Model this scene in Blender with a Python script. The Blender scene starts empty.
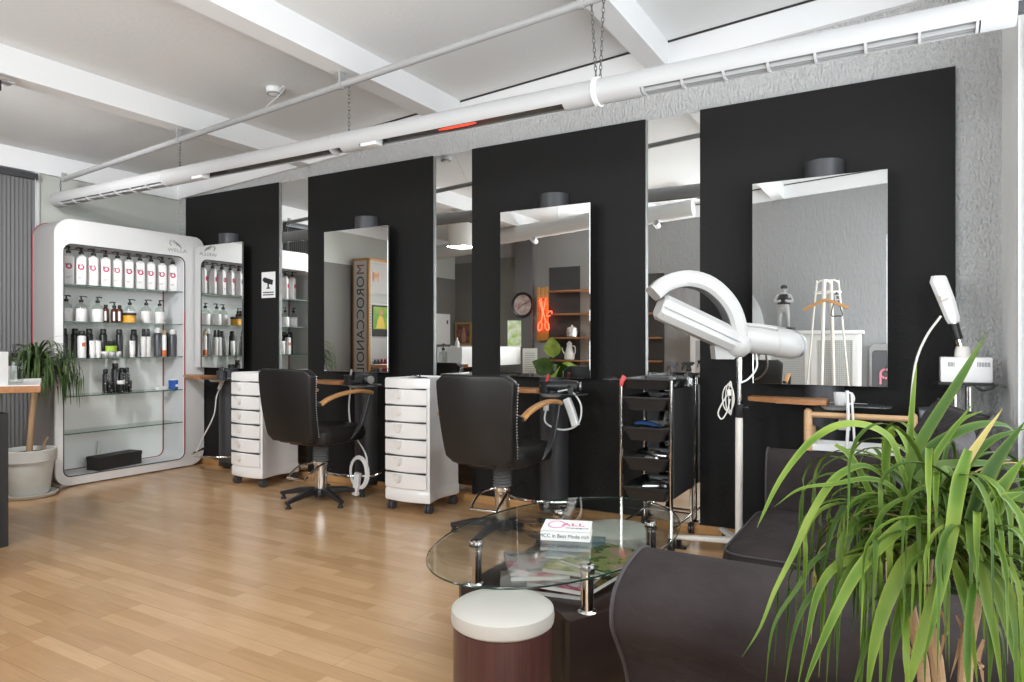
import bpy, bmesh, math, random
from mathutils import Vector, Matrix, Euler
random.seed(7)
C = bpy.context.scene.collection
PI = math.pi
R = math.radians
# ------------------------------------------------------------------ camera geometry (eye at 1.2 m, 24 mm lens, turned 30.3 degrees)
EYE = 1.2
YAW = R(30.3)
SN, CS = math.sin(YAW), math.cos(YAW)
FPX, CX, V0 = 682.0, 512.0, 342.5
def ray(u, v):
    a = (u-CX)/FPX
    return Vector((-SN+a*CS, CS+a*SN, (V0-v)/FPX))
def at(u, v, d=None, X=None, Y=None, z=None):
    """point of the room seen at (u, v), on a plane of the room or at a distance d"""
    r = ray(u, v)
    if X is not None: t = X/r.x
    elif Y is not None: t = Y/r.y
    elif z is not None: t = (z-EYE)/r.z
    else: t = d
    return Vector((0, 0, EYE)) + r*t
# ------------------------------------------------------------------ materials
MATS = {}
def nodes(m):
    m.use_nodes = True
    return m.node_tree.nodes, m.node_tree.links
def mat(name, col, rough=0.5, metal=0.0, spec=0.5, bump=None, var=None, emit=None, coat=0.0, sheen=0.0, stretch=None):
    """bump=(scale, strength, distance); var=(scale, other colour)"""
    if name in MATS: return MATS[name]
    m = bpy.data.materials.new(name); n, l = nodes(m)
    b = n['Principled BSDF']
    b.inputs['Base Color'].default_value = (*col, 1)
    b.inputs['Roughness'].default_value = rough
    b.inputs['Metallic'].default_value = metal
    b.inputs['Specular IOR Level'].default_value = spec
    b.inputs['Coat Weight'].default_value = coat
    if sheen: b.inputs['Sheen Weight'].default_value = sheen
    if emit:
        b.inputs['Emission Color'].default_value = (*emit[0], 1); b.inputs['Emission Strength'].default_value = emit[1]
    vec = None
    if bump or var:
        tc = n.new('ShaderNodeTexCoord'); mp = n.new('ShaderNodeMapping')
        l.new(tc.outputs['Object'], mp.inputs['Vector'])
        if stretch: mp.inputs['Scale'].default_value = stretch
        vec = mp.outputs['Vector']
    if var:
        t = n.new('ShaderNodeTexNoise'); t.inputs['Scale'].default_value = var[0]; t.inputs['Detail'].default_value = 4
        l.new(vec, t.inputs['Vector'])
        rp = n.new('ShaderNodeValToRGB')
        rp.color_ramp.elements[0].position = .35; rp.color_ramp.elements[1].position = .65
        rp.color_ramp.elements[0].color = (*col, 1); rp.color_ramp.elements[1].color = (*var[1], 1)
        l.new(t.outputs['Fac'], rp.inputs['Fac']); l.new(rp.outputs['Color'], b.inputs['Base Color'])
    if bump:
        t = n.new('ShaderNodeTexNoise'); t.inputs['Scale'].default_value = bump[0]; t.inputs['Detail'].default_value = 3
        l.new(vec, t.inputs['Vector'])
        bp = n.new('ShaderNodeBump'); bp.inputs['Strength'].default_value = bump[1]; bp.inputs['Distance'].default_value = bump[2]
        l.new(t.outputs['Fac'], bp.inputs['Height']); l.new(bp.outputs['Normal'], b.inputs['Normal'])
    MATS[name] = m
    return m
def glass_mat(name, tint, refl=(0.03, 0.6), rough=0.0):
    """clear pane: tinted see-through mixed with a mirror sheen that grows at grazing angles"""
    if name in MATS: return MATS[name]
    m = bpy.data.materials.new(name); n, l = nodes(m)
    n.remove(n['Principled BSDF'])
    tr = n.new('ShaderNodeBsdfTransparent'); tr.inputs['Color'].default_value = (*tint, 1)
    gl = n.new('ShaderNodeBsdfGlossy'); gl.inputs['Roughness'].default_value = rough
    lw = n.new('ShaderNodeLayerWeight'); lw.inputs['Blend'].default_value = .5
    pw = n.new('ShaderNodeMath'); pw.operation = 'POWER'; pw.inputs[1].default_value = 4.5
    l.new(lw.outputs['Facing'], pw.inputs[0])
    ma = n.new('ShaderNodeMath'); ma.operation = 'MULTIPLY_ADD'; ma.inputs[1].default_value = refl[1]; ma.inputs[2].default_value = refl[0]
    l.new(pw.outputs[0], ma.inputs[0])
    mx = n.new('ShaderNodeMixShader')
    l.new(ma.outputs[0], mx.inputs['Fac']); l.new(tr.outputs[0], mx.inputs[1]); l.new(gl.outputs[0], mx.inputs[2])
    l.new(mx.outputs[0], n['Material Output'].inputs['Surface'])
    MATS[name] = m
    return m
def wood_mat(name, c1, c2, rough=.4, scale=(2, 30, 30)):
    return mat(name, c1, rough, var=(3.0, c2), stretch=scale)
def floor_mat():
    m = bpy.data.materials.new('beech_parquet'); n, l = nodes(m); b = n['Principled BSDF']
    tc = n.new('ShaderNodeTexCoord')
    def brick(w, h, c1, c2, mort, msz, off):
        t = n.new('ShaderNodeTexBrick')
        t.offset = off; t.offset_frequency = 2; t.squash = 1
        t.inputs['Scale'].default_value = 1; t.inputs['Brick Width'].default_value = w; t.inputs['Row Height'].default_value = h
        t.inputs['Mortar Size'].default_value = msz; t.inputs['Mortar Smooth'].default_value = .2; t.inputs['Bias'].default_value = 0
        t.inputs['Color1'].default_value = (*c1, 1); t.inputs['Color2'].default_value = (*c2, 1); t.inputs['Mortar'].default_value = (*mort, 1)
        l.new(tc.outputs['Object'], t.inputs['Vector'])
        return t
    a = brick(.47, .066, (.66, .43, .24), (.53, .32, .16), (.45, .26, .12), .0005, .37)
    p = brick(2.1, .198, (1, 1, 1), (.93, .92, .91), (.62, .58, .54), .0010, .43)
    gm = n.new('ShaderNodeMapping'); gm.inputs['Scale'].default_value = (1.5, 22, 1)
    l.new(tc.outputs['Object'], gm.inputs['Vector'])
    g = n.new('ShaderNodeTexNoise'); g.inputs['Scale'].default_value = 3.5; g.inputs['Detail'].default_value = 6
    l.new(gm.outputs[0], g.inputs['Vector'])
    gr = n.new('ShaderNodeValToRGB'); gr.color_ramp.elements[0].color = (.82, .8, .77, 1); gr.color_ramp.elements[1].color = (1.08, 1.08, 1.08, 1)
    l.new(g.outputs['Fac'], gr.inputs['Fac'])
    m1 = n.new('ShaderNodeMix'); m1.data_type = 'RGBA'; m1.blend_type = 'MULTIPLY'; m1.inputs[0].default_value = 1
    m2 = n.new('ShaderNodeMix'); m2.data_type = 'RGBA'; m2.blend_type = 'MULTIPLY'; m2.inputs[0].default_value = 1
    l.new(a.outputs['Color'], m1.inputs[6]); l.new(p.outputs['Color'], m1.inputs[7])
    l.new(m1.outputs[2], m2.inputs[6]); l.new(gr.outputs['Color'], m2.inputs[7])
    l.new(m2.outputs[2], b.inputs['Base Color'])
    b.inputs['Roughness'].default_value = .22
    b.inputs['Specular IOR Level'].default_value = .7
    ns = n.new('ShaderNodeTexNoise'); ns.inputs['Scale'].default_value = 9
    l.new(tc.outputs['Object'], ns.inputs['Vector'])
    bp = n.new('ShaderNodeBump'); bp.inputs['Strength'].default_value = .06; bp.inputs['Distance'].default_value = .01
    l.new(ns.outputs['Fac'], bp.inputs['Height']); l.new(bp.outputs['Normal'], b.inputs['Normal'])
    return m
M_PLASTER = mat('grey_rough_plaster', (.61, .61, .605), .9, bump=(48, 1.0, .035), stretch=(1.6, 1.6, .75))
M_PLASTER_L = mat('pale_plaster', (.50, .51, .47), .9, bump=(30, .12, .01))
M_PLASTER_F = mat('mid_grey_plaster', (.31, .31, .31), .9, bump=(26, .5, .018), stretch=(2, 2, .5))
M_DARKWALL = mat('dark_taupe_paint', (.17, .165, .15), .85, bump=(30, .12, .01))
M_CEIL = mat('ceiling_textured_white', (.78, .79, .79), .9, bump=(34, .16, .010))
M_WHITEP = mat('white_paint', (.84, .845, .85), .6)
M_WHITEW = mat('white_rough_paint', (.92, .92, .91), .85, bump=(24, .5, .012))
M_BLACK = mat('black_panel_paint', (.0130, .0125, .0122), .65, bump=(48, .25, .012), spec=.2)
M_BLACKP = mat('black_plastic', (.018, .018, .019), .35)
M_BLACKM = mat('black_matt_plastic', (.025, .024, .024), .6)
M_LEATHER = mat('black_leather', (.0125, .0115, .011), .38, bump=(140, .12, .002), spec=.40)
M_WHITE = mat('white_gloss_plastic', (.82, .81, .80), .28, coat=.3)
M_WHITEM = mat('white_satin', (.80, .80, .79), .45)
M_CREAM = mat('cream_plastic', (.80, .77, .71), .4)
M_CHROME = mat('chrome', (.78, .77, .75), .12, metal=1)
M_CHAIN = mat('dark_chain_steel', (.16, .16, .155), .45, metal=.6)
M_STEEL = mat('brushed_steel', (.62, .61, .6), .32, metal=1)
M_MIRROR = mat('mirror_silver', (.90, .91, .90), .003, metal=1)
M_EDGE = mat('mirror_edge', (.30, .31, .30), .35, metal=.5)
M_GREY = mat('anthracite_metal', (.065, .066, .072), .45, metal=.25)
M_BEECH = wood_mat('beech_wood', (.62, .33, .13), (.50, .245, .085), .38)
M_BEECHL = wood_mat('light_beech_wood', (.66, .42, .23), (.58, .34, .17), .45)
M_SHELFW = wood_mat('cherry_shelf_wood', (.42, .19, .075), (.34, .145, .05), .4, (3, 22, 22))
M_OAK = wood_mat('oak_skirting', (.56, .32, .13), (.46, .24, .09), .45, (1.5, 30, 30))
M_WENGE = mat('wenge_veneer', (.060, .022, .020), .35, var=(4.0, (.092, .036, .032)), stretch=(28, 28, .7))
M_WENGED = mat('dark_brown_laminate', (.028, .017, .015), .3)
M_GLASS = glass_mat('clear_glass', (.92, .955, .935))
M_PANE = glass_mat('window_glass', (.96, .96, .96))
M_GLASSB = glass_mat('clear_bottle', (.86, .88, .86), refl=(.08, .7))
M_GLASST = glass_mat('table_glass', (.945, .97, .95), refl=(.03, .9))
M_GEDGE = mat('green_glass_edge', (.035, .12, .085), .15)
M_TEDGE = mat('dark_green_glass_edge', (.012, .035, .027), .12)
M_RED = mat('red_edging', (.30, .03, .04), .5)
M_SOFA = mat('taupe_velvet', (.029, .0225, .0225), .95, var=(6.0, (.040, .0315, .0305)), bump=(9, .5, .03), spec=.2)
M_SOFAP = mat('grey_piping', (.055, .047, .048), .8)
M_GLOSSW = mat('white_lacquer', (.80, .80, .79), .3)
M_SIDEG = mat('grey_cabinet_side', (.36, .35, .345), .5)
M_BACKP = mat('pale_cabinet_back', (.86, .885, .865), .55)
M_FLOOR = floor_mat()
# ------------------------------------------------------------------ mesh building
class MB:
    def __init__(s):
        s.bm = bmesh.new(); s.mats = []; s.mi = 0
    def use(s, m):
        if m not in s.mats: s.mats.append(m)
        s.mi = s.mats.index(m); return s
    def _tag(s, faces):
        for f in faces: f.material_index = s.mi
    def box(s, x0, x1, y0, y1, z0, z1, bev=0, seg=2, M=None):
        t = bmesh.new()
        vs = [t.verts.new((x, y, z)) for x in (x0, x1) for y in (y0, y1) for z in (z0, z1)]
        for q in ((0, 1, 3, 2), (4, 6, 7, 5), (0, 4, 5, 1), (2, 3, 7, 6), (0, 2, 6, 4), (1, 5, 7, 3)):
            t.faces.new([vs[i] for i in q])
        if bev: bmesh.ops.bevel(t, geom=list(t.edges), offset=bev, segments=seg, profile=.6, affect='EDGES')
        return s.merge(t, M)
    def merge(s, t, M=None):
        if M is not None: bmesh.ops.transform(t, matrix=M, verts=t.verts)
        mp = {}
        for v in t.verts: mp[v] = s.bm.verts.new(v.co)
        for f in t.faces:
            try:
                g = s.bm.faces.new([mp[v] for v in f.verts]); g.material_index = s.mi
            except ValueError: pass
        t.free()
        return s
    def loft(s, rings, closed=True, cap0=True, cap1=True, loop=False):
        """rings: lists of points with equal counts, skinned one after another"""
        V = [[s.bm.verts.new(p) for p in r] for r in rings]
        k = len(rings[0]); n = len(V)
        for i in range(n if loop else n-1):
            a, b = V[i], V[(i+1) % n]
            for j in range(k if closed else k-1):
                j2 = (j+1) % k
                f = s.bm.faces.new((a[j], a[j2], b[j2], b[j])); f.material_index = s.mi
        if closed and not loop:
            if cap0: f = s.bm.faces.new(list(reversed(V[0]))); f.material_index = s.mi
            if cap1: f = s.bm.faces.new(V[-1]); f.material_index = s.mi
        return s
    def lathe(s, prof, c=(0, 0, 0), seg=24, sx=1, sy=1, cap0=True, cap1=True, M=None):
        rings = []
        for r, z in prof:
            rings.append([Vector((c[0]+sx*r*math.cos(2*PI*k/seg), c[1]+sy*r*math.sin(2*PI*k/seg), c[2]+z)) for k in range(seg)])
        if M is not None: rings = [[M @ p for p in r] for r in rings]
        return s.loft(rings, True, cap0, cap1)
    def cyl(s, p0, p1, r0, r1=None, seg=16):
        return s.tube([p0, p1], [r0, r0 if r1 is None else r1], seg)
    def tube(s, pts, r, seg=10, flat=1.0, up=None, loop=False):
        pts = [Vector(p) for p in pts]; n = len(pts)
        if not isinstance(r, (list, tuple)): r = [r]*n
        rings = []; prev = None
        for i, p in enumerate(pts):
            if loop: t = pts[(i+1) % n]-pts[i-1]
            else: t = pts[min(i+1, n-1)]-pts[max(i-1, 0)]
            t.normalize()
            if prev is None:
                a = Vector(up) if up else (Vector((0, 0, 1)) if abs(t.z) < .9 else Vector((1, 0, 0)))
            else: a = prev
            a = a-t*a.dot(t)
            if a.length < 1e-6: a = t.orthogonal()
            a.normalize(); prev = a; b = t.cross(a)
            rings.append([p+(a*math.cos(2*PI*k/seg)*flat+b*math.sin(2*PI*k/seg))*r[i] for k in range(seg)])
        return s.loft(rings, loop=loop)
    def bar(s, pts, w, h, up=(0, 0, 1), bev=0):
        """rectangular section swept along pts; w across, h along up (numbers or lists)"""
        pts = [Vector(p) for p in pts]; n = len(pts)
        W = w if isinstance(w, (list, tuple)) else [w]*n
        Hh = h if isinstance(h, (list, tuple)) else [h]*n
        rings = []
        for i, p in enumerate(pts):
            t = (pts[min(i+1, n-1)]-pts[max(i-1, 0)]).normalized()
            a = Vector(up); a = (a-t*a.dot(t)).normalized(); b = t.cross(a)
            q = bev if bev else 0
            hw, hh = W[i]/2, Hh[i]/2
            if q: c = [(hw-q, hh), (hw, hh-q), (hw, -hh+q), (hw-q, -hh), (-hw+q, -hh), (-hw, -hh+q), (-hw, hh-q), (-hw+q, hh)]
            else: c = [(hw, hh), (hw, -hh), (-hw, -hh), (-hw, hh)]
            rings.append([p+b*x+a*y for x, y in c])
        return s.loft(rings)
    def prism(s, poly, lo, hi, axis='z', bev=0, seg=2):
        """2-D outline pushed along an axis: z->(x,y), y->(x,z), x->(y,z)"""
        def pt(p, h):
            return {'z': (p[0], p[1], h), 'y': (p[0], h, p[1]), 'x': (h, p[0], p[1])}[axis]
        t = bmesh.new()
        a = [t.verts.new(pt(p, lo)) for p in poly]; b = [t.verts.new(pt(p, hi)) for p in poly]
        f0 = t.faces.new(a); f1 = t.faces.new(list(reversed(b)))
        n = len(poly)
        for i in range(n): t.faces.new((a[i], b[i], b[(i+1) % n], a[(i+1) % n]))
        if bev: bmesh.ops.bevel(t, geom=list(f0.edges)+list(f1.edges), offset=bev, segments=seg, profile=.6, affect='EDGES')
        bmesh.ops.recalc_face_normals(t, faces=t.faces)
        return s.merge(t)
    def ring(s, outer, inner, lo, hi, axis='z'):
        """plate with a hole; outer and inner have the same count"""
        def pt(p, h):
            return Vector({'z': (p[0], p[1], h), 'y': (p[0], h, p[1]), 'x': (h, p[0], p[1])}[axis])
        return s.loft([[pt(p, lo) for p in outer], [pt(p, hi) for p in outer], [pt(p, hi) for p in inner], [pt(p, lo) for p in inner]], loop=True)
    def build(s, name, m=None, parent=None, smooth=35, local=False, mods=None):
        bmesh.ops.recalc_face_normals(s.bm, faces=s.bm.faces)
        me = bpy.data.meshes.new(name)
        off = Vector((0, 0, 0))
        if parent is None:
            vs = [v.co for v in s.bm.verts]
            lo = [min(v[i] for v in vs) for i in range(3)]; hi = [max(v[i] for v in vs) for i in range(3)]
            off = Vector(((lo[0]+hi[0])/2, (lo[1]+hi[1])/2, lo[2]))
        elif not local:
            p = parent
            while p is not None: off = off + p.location; p = p.parent
        if off.length: bmesh.ops.translate(s.bm, verts=s.bm.verts, vec=-off)
        s.bm.to_mesh(me); s.bm.free()
        ml = s.mats if s.mats else [m]
        for k in ml: me.materials.append(k)
        if smooth:
            me.polygons.foreach_set('use_smooth', [True]*len(me.polygons))
            me.set_sharp_from_angle(angle=R(smooth))
        o = bpy.data.objects.new(name, me); C.objects.link(o)
        if parent is None: o.location = off
        else: o.parent = parent
        return o
def tag(o, label=None, cat=None, group=None, kind=None):
    if label: o['label'] = label
    if cat: o['category'] = cat
    if group: o['group'] = group
    if kind: o['kind'] = kind
    return o
def thing(name, label, cat, loc=(0, 0, 0), rz=0, group=None):
    o = bpy.data.objects.new(name, None); C.objects.link(o)
    o.location = loc; o.rotation_euler = (0, 0, rz); o.empty_display_size = .1
    return tag(o, label, cat, group)
def dup(root, loc, rz=None, label=None, group=None):
    r = root.copy(); C.objects.link(r); r.location = loc
    if rz is not None: r.rotation_euler = (0, 0, rz)
    if label: r['label'] = label
    if group: r['group'] = group
    for ch in list(root.children):
        c = ch.copy(); C.objects.link(c); c.parent = r
        for g in ch.children:
            d = g.copy(); C.objects.link(d); d.parent = c
    return r
def struct(o, label=None):
    o['kind'] = 'structure'
    if label: o['label'] = label
    return o
def text_obj(name, body, size, m, loc, rot, parent=None, extrude=.0008, align='CENTER'):
    cu = bpy.data.curves.new(name, 'FONT'); cu.body = body; cu.size = size; cu.extrude = extrude
    cu.align_x = align; cu.align_y = 'CENTER'; cu.materials.append(m)
    tmp = bpy.data.objects.new(name, cu); C.objects.link(tmp)
    bpy.context.view_layer.update()
    me = bpy.data.meshes.new_from_object(tmp.evaluated_get(bpy.context.evaluated_depsgraph_get()))
    bpy.data.objects.remove(tmp); me.name = name
    o = bpy.data.objects.new(name, me); C.objects.link(o)
    o.location = loc; o.rotation_euler = rot
    if parent is not None: o.parent = parent
    return o
def rrect(x0, x1, y0, y1, r, n=6):
    rr = r if isinstance(r, (list, tuple)) else [r]*4
    out = []
    for (cx, cy, a0, q) in ((x1-rr[0], y1-rr[0], 0, rr[0]), (x0+rr[1], y1-rr[1], 90, rr[1]), (x0+rr[2], y0+rr[2], 180, rr[2]), (x1-rr[3], y0+rr[3], 270, rr[3])):
        for k in range(n+1):
            a = R(a0+90*k/n); out.append((cx+q*math.cos(a), cy+q*math.sin(a)))
    return out
def bez(pts, n=16):
    """smooth curve through the points (Catmull-Rom)"""
    P = [Vector(p) for p in pts]; P = [P[0]*2-P[1]]+P+[P[-1]*2-P[-2]]
    out = []; m = len(P)-3
    for i in range(m):
        a, b, c, d = P[i:i+4]
        k = max(2, n//m)
        for j in range(k):
            t = j/k
            out.append(.5*((2*b)+(c-a)*t+(2*a-5*b+4*c-d)*t*t+(3*b-a-3*c+d)*t**3))
    out.append(P[-2])
    return out
# ================================================================== THE SETTING
XL, XR, YF, YB = -6.51, .41, -.63, 4.33
def zc(x): return 3.22+.0594*x
def zb(x): return 3.05+.0595*x
struct(MB().box(XL-.1, XR+.1, YF-.1, YB+.1, -.1, 0).build('floor', M_FLOOR))
struct(MB().prism([(XL-.1, zc(XL-.1)), (XR+.1, zc(XR+.1)), (XR+.1, 3.5), (XL-.1, 3.5)], YF-.1, YB+.1, 'y').build('ceiling', M_CEIL))
struct(MB().box(XL-.1, XR+.1, YB, YB+.1, 0, 3.3).build('wall_back', M_PLASTER))
struct(MB().box(XL-.1, XL, YF, YB, 0, 2.95).build('wall_left', M_PLASTER_L))
struct(MB().box(XL, XL+.006, YF, 2.15, 0, 2.24).build('wall_left_lower', M_DARKWALL))
DX_0, DX_1, DZ_1 = -.24, .37, 2.45
fw = MB()
FILL_WIN = [(-3.86, -3.34, 1.0, 2.62), (-2.42, -1.80, 1.42, 2.70)]
xs_ = [XL-.1]+[q for a in FILL_WIN for q in a[:2]]+[DX_0]
for i in range(0, len(xs_), 2): fw.box(xs_[i], xs_[i+1], YF-.1, YF, 0, 3.3)
for a, b, z0, z1 in FILL_WIN: fw.box(a, b, YF-.1, YF, 0, z0).box(a, b, YF-.1, YF, z1, 3.3)
fw.box(DX_1, XR+.1, YF-.1, YF, 0, 3.3).box(DX_0, DX_1, YF-.1, YF, DZ_1, 3.3)
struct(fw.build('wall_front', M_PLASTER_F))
for i, (a, b, z0, z1) in enumerate(FILL_WIN):
    wo = struct(MB().ring([(a, z0), (b, z0), (b, z1), (a, z1)], [(a+.05, z0+.05), (b-.05, z0+.05), (b-.05, z1-.05), (a+.05, z1-.05)], YF-.08, YF-.02, 'y').build('window_%d' % (i+2), M_WHITEP))  # unseen windows added in the front wall to let in fill light
    MB().box(a+.05, b-.05, YF-.055, YF-.05, z0+.05, z1-.05).build('glass_pane', M_PANE, wo)
dr = struct(MB().ring([(DX_0, 0), (DX_1, 0), (DX_1, DZ_1), (DX_0, DZ_1)], [(DX_0+.06, .10), (DX_1-.06, .10), (DX_1-.06, DZ_1-.06), (DX_0+.06, DZ_1-.06)], YF-.08, YF-.03, 'y').build('added_door_1', M_WHITEP))  # unseen glass door added behind the camera for frontal fill light
MB().box(DX_0+.06, DX_1-.06, YF-.058, YF-.052, .10, DZ_1-.06).build('glass_pane', M_PANE, dr)
MB().cyl((DX_0+.03, YF-.03, 1.02), (DX_0+.03, YF+.02, 1.02), .009).cyl((DX_0+.03, YF+.02, 1.02), (DX_0+.14, YF+.02, 1.02), .009).build('handle', M_STEEL, dr)
struct(MB().box(XL, -5.16, YF, YF+.006, 0, 2.5).build('wall_front_lower', M_DARKWALL))
# right wall with the shop window
WY0, WY1, WZ0, WZ1 = -.45, 3.72, .62, 2.86
w = MB()
w.box(XR, XR+.12, YF-.1, WY0, 0, 3.3).box(XR, XR+.12, WY1, YB+.1, 0, 3.3).box(XR, XR+.12, WY0, WY1, 0, WZ0).box(XR, XR+.12, WY0, WY1, WZ1, 3.3)
struct(w.build('wall_right', M_WHITEW))
wf = MB()
ys = [WY0, 1.0, 2.4, WY1]
for y in ys: wf.box(XR+.02, XR+.09, y-.035, y+.035, WZ0, WZ1, .004)
wf.box(XR+.02, XR+.09, WY0, WY1, WZ0, WZ0+.06, .004).box(XR+.02, XR+.09, WY0, WY1, WZ1-.06, WZ1, .004)
wfo = struct(wf.build('window_1', M_WHITEP))
g = MB()
for a, b in zip(ys, ys[1:]): g.box(XR+.05, XR+.056, a+.03, b-.03, WZ0+.05, WZ1-.05)
g.build('glass_pane', M_PANE, wfo)
MB().box(XR-.03, XR+.05, WY0, WY1, WZ0-.03, WZ0, .004).build('window_sill', M_WHITEP, wfo)
# beams, fascias and their shadow gaps
tn = 1
def beam(x0, x1, y0, y1):
    global tn
    struct(MB().prism([(x0, zb(x0)), (x1, zb(x1)), (x1, zc(x1)+.01), (x0, zc(x0)+.01)], y0, y1, 'y').build('trim_%d' % tn, M_WHITEP)); tn += 1
for x0, x1 in ((-1.474, -1.347), (-3.10, -2.965), (-4.72, -4.59)): beam(x0, x1, YF, YB)
for y0, y1 in ((YB-.035, YB), (YF, YF+.035)): beam(XL, XR, y0, y1)
M_GAP = mat('dark_gap', (.03, .03, .03), .8)
for y in (YB-.041, YF+.035):
    struct(MB().prism([(XL, zc(XL)-.012), (XR, zc(XR)-.012), (XR, zc(XR)), (XL, zc(XL))], y, y+.006, 'y').build('trim_%d' % tn, M_GAP)); tn += 1
struct(MB().box(XL, XL+.04, YF, YB, 2.66, 2.84).build('trim_%d' % tn, M_WHITEP)); tn += 1
struct(MB().box(XL, XL+.03, 2.985, 3.02, 0, 2.66, .003).build('trim_%d' % tn, M_WHITEP)); tn += 1
struct(MB().box(XL+.02, XR, YB-.045, YB, 0, .055, .004).build('baseboard_back', M_OAK))
struct(MB().box(-3.3, DX_0, YF, YF+.015, 0, .07, .003).build('baseboard_front', M_OAK))
# ================================================================== BLACK PANELS AND STRIP MIRRORS ALONG THE BACK WALL
PAN = [(-6.345, -4.987), (-4.605, -3.234), (-2.865, -1.504), (-1.144, .206)]
plab = ['tall matt black wall panel carrying the security camera sign', 'tall matt black wall panel behind the black chair farther from the window',
        'tall matt black wall panel behind the black chair nearer the glass coffee table', 'tall matt black wall panel behind the white hair processor']
for (a, b), lb in zip(PAN, plab):
    o = MB().box(a, b, 4.300, 4.329, .056, 2.664, .0015, 1).build('wall_panel', M_BLACK)
    tag(o, lb, 'wall panel', 'black wall panels')
GAPS = [(-4.985, -4.607), (-3.232, -2.867), (-1.502, -1.146)]
slab = ['narrow full-height mirror between black panels, reflecting white product shelves', 'narrow full-height mirror between black panels, above the white drawer trolley nearer the coffee table',
        'narrow full-height mirror between black panels, behind the black tray trolley']
for (a, b), lb in zip(GAPS, slab):
    t = thing('strip_mirror', lb, 'mirror', ((a+b)/2, 4.322, .056), 0, 'narrow mirrors between the panels')
    MB().box(a, b, 4.322, 4.329, .056, 2.66).build('mirror_glass', M_MIRROR, t)
    MB().box(a, a+.008, 4.308, 4.322, .056, 2.66).build('edge_strip', M_EDGE, t)
# ================================================================== STYLING STATIONS
SX = [-5.66, -3.922, -2.184, -.454]
stl = ['mirror station with grey column and wooden ledge beside the white product shelves',
       'mirror station with wooden ledge, its mirror reflecting an orange-framed display stand',
       'mirror station with wooden ledge, its mirror reflecting a clock and red neon sign',
       'mirror station with wooden ledge, its mirror reflecting a coat stand and white cabinet']
def perf_mat():
    m = bpy.data.materials.new('anthracite_perforated'); n, l = nodes(m); b = n['Principled BSDF']
    b.inputs['Base Color'].default_value = (.062, .063, .067, 1); b.inputs['Roughness'].default_value = .36; b.inputs['Metallic'].default_value = .35
    return m
def station(cx, lb):
    t = thing('styling_station', lb, 'mirror station', (cx, 4.30, 0), 0, 'mirror stations along the wall')
    k = cx+.024
    half = [(k+.106*math.cos(R(180+180*i/14)), 4.295+.11*math.sin(R(180+180*i/14))) for i in range(15)]
    col = MB().prism(half, .06, 2.235, 'z').build('column', M_GREY, t)
    MB().prism([(k+.110*math.cos(R(180+180*i/14)), 4.297+.113*math.sin(R(180+180*i/14))) for i in range(15)], .03, .065, 'z').build('column_foot', M_BLACKP, t)
    h = MB()
    for r in range(34):
        for q in range(3):
            a = R(278+q*7); x, y = k+.1065*math.cos(a), 4.295+.1105*math.sin(a)
            z = .16+r*.018
            h.box(-.0028, .0028, -.001, .001, -.0045, .0045, M=Matrix.Translation((x, y, z)) @ Matrix.Rotation(a+PI/2, 4, 'Z'))
    h.build('perforation', M_BLACKM, col)
    mo = MB().box(cx-.345, cx+.345, 4.172, 4.186, .962, 2.128, .001, 1)
    mo.build('mirror_back', M_EDGE, t)
    MB().box(cx-.348, cx+.348, 4.166, 4.172, .961, 2.130, .0012, 1).build('mirror_glass', M_MIRROR, t)
    # wooden ledge: a plate with a swept front edge
    pts = [(cx-.345, 4.13), (cx-.35, 4.05)]
    for i in range(9):
        a = i/8
        pts.append((cx-.34+.41*a, 4.05-.13*math.sin(a*PI*.62)))
    pts += [(cx+.07, 4.13)]
    MB().prism(pts, .868, .893, 'z', .004).build('wooden_ledge', M_SHELFW, t)
    g = MB().prism(rrect(cx+.03, cx+.37, 3.95, 4.13, .05), .862, .868, 'z')
    g.build('glass_tray', mat('smoked_tray_glass', (.10, .11, .11), .1), t)
    MB().lathe([(.055, 0), (.07, .012), (.07, .02), (.05, .024)], (cx+.1, 4.09, .836)).box(cx-.2, cx+.25, 4.06, 4.2, .858, .866).build('ledge_bracket', M_WHITEM, t)
    # foot rail: a bent tube in front of the column
    arc = [(k-.26, 4.27, .20)]+[(k+.27*math.cos(R(200+140*i/12)), 4.17+.22*math.sin(R(200+140*i/12)), .155) for i in range(13)]+[(k+.26, 4.27, .20)]
    MB().tube(bez(arc, 40), .011, 8).build('foot_rail', M_CHROME, t)
    return t
for x, lb in zip(SX, stl): station(x, lb)
# security camera sign on the first panel
t = thing('security_camera_sign', 'small white sign with a black security camera symbol on a black panel', 'sign', (-5.115, 4.298, 1.612))
MB().box(-5.205, -5.02, 4.2955, 4.299, 1.612, 1.85, .001, 1).build('sign_plate', M_WHITEM, t)
s_ = MB().use(M_BLACKP)
rot = Matrix.Translation((-5.112, 4.294, 1.765)) @ Matrix.Rotation(R(14), 4, 'Y')
s_.box(-.062, .062, -.001, .001, -.022, .024, M=rot).box(-.075, -.055, -.001, .001, -.012, .014, M=rot)
s_.box(-5.122, -5.104, 4.293, 4.295, 1.70, 1.75).box(-5.135, -5.09, 4.293, 4.295, 1.695, 1.707)
s_.build('camera_symbol', M_BLACKP, t)
for i in range(2):
    MB().box(-5.185, -5.04, 4.2945, 4.2955, 1.635+i*.022, 1.645+i*.022).build('caption_line', M_GREY, t)
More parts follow.
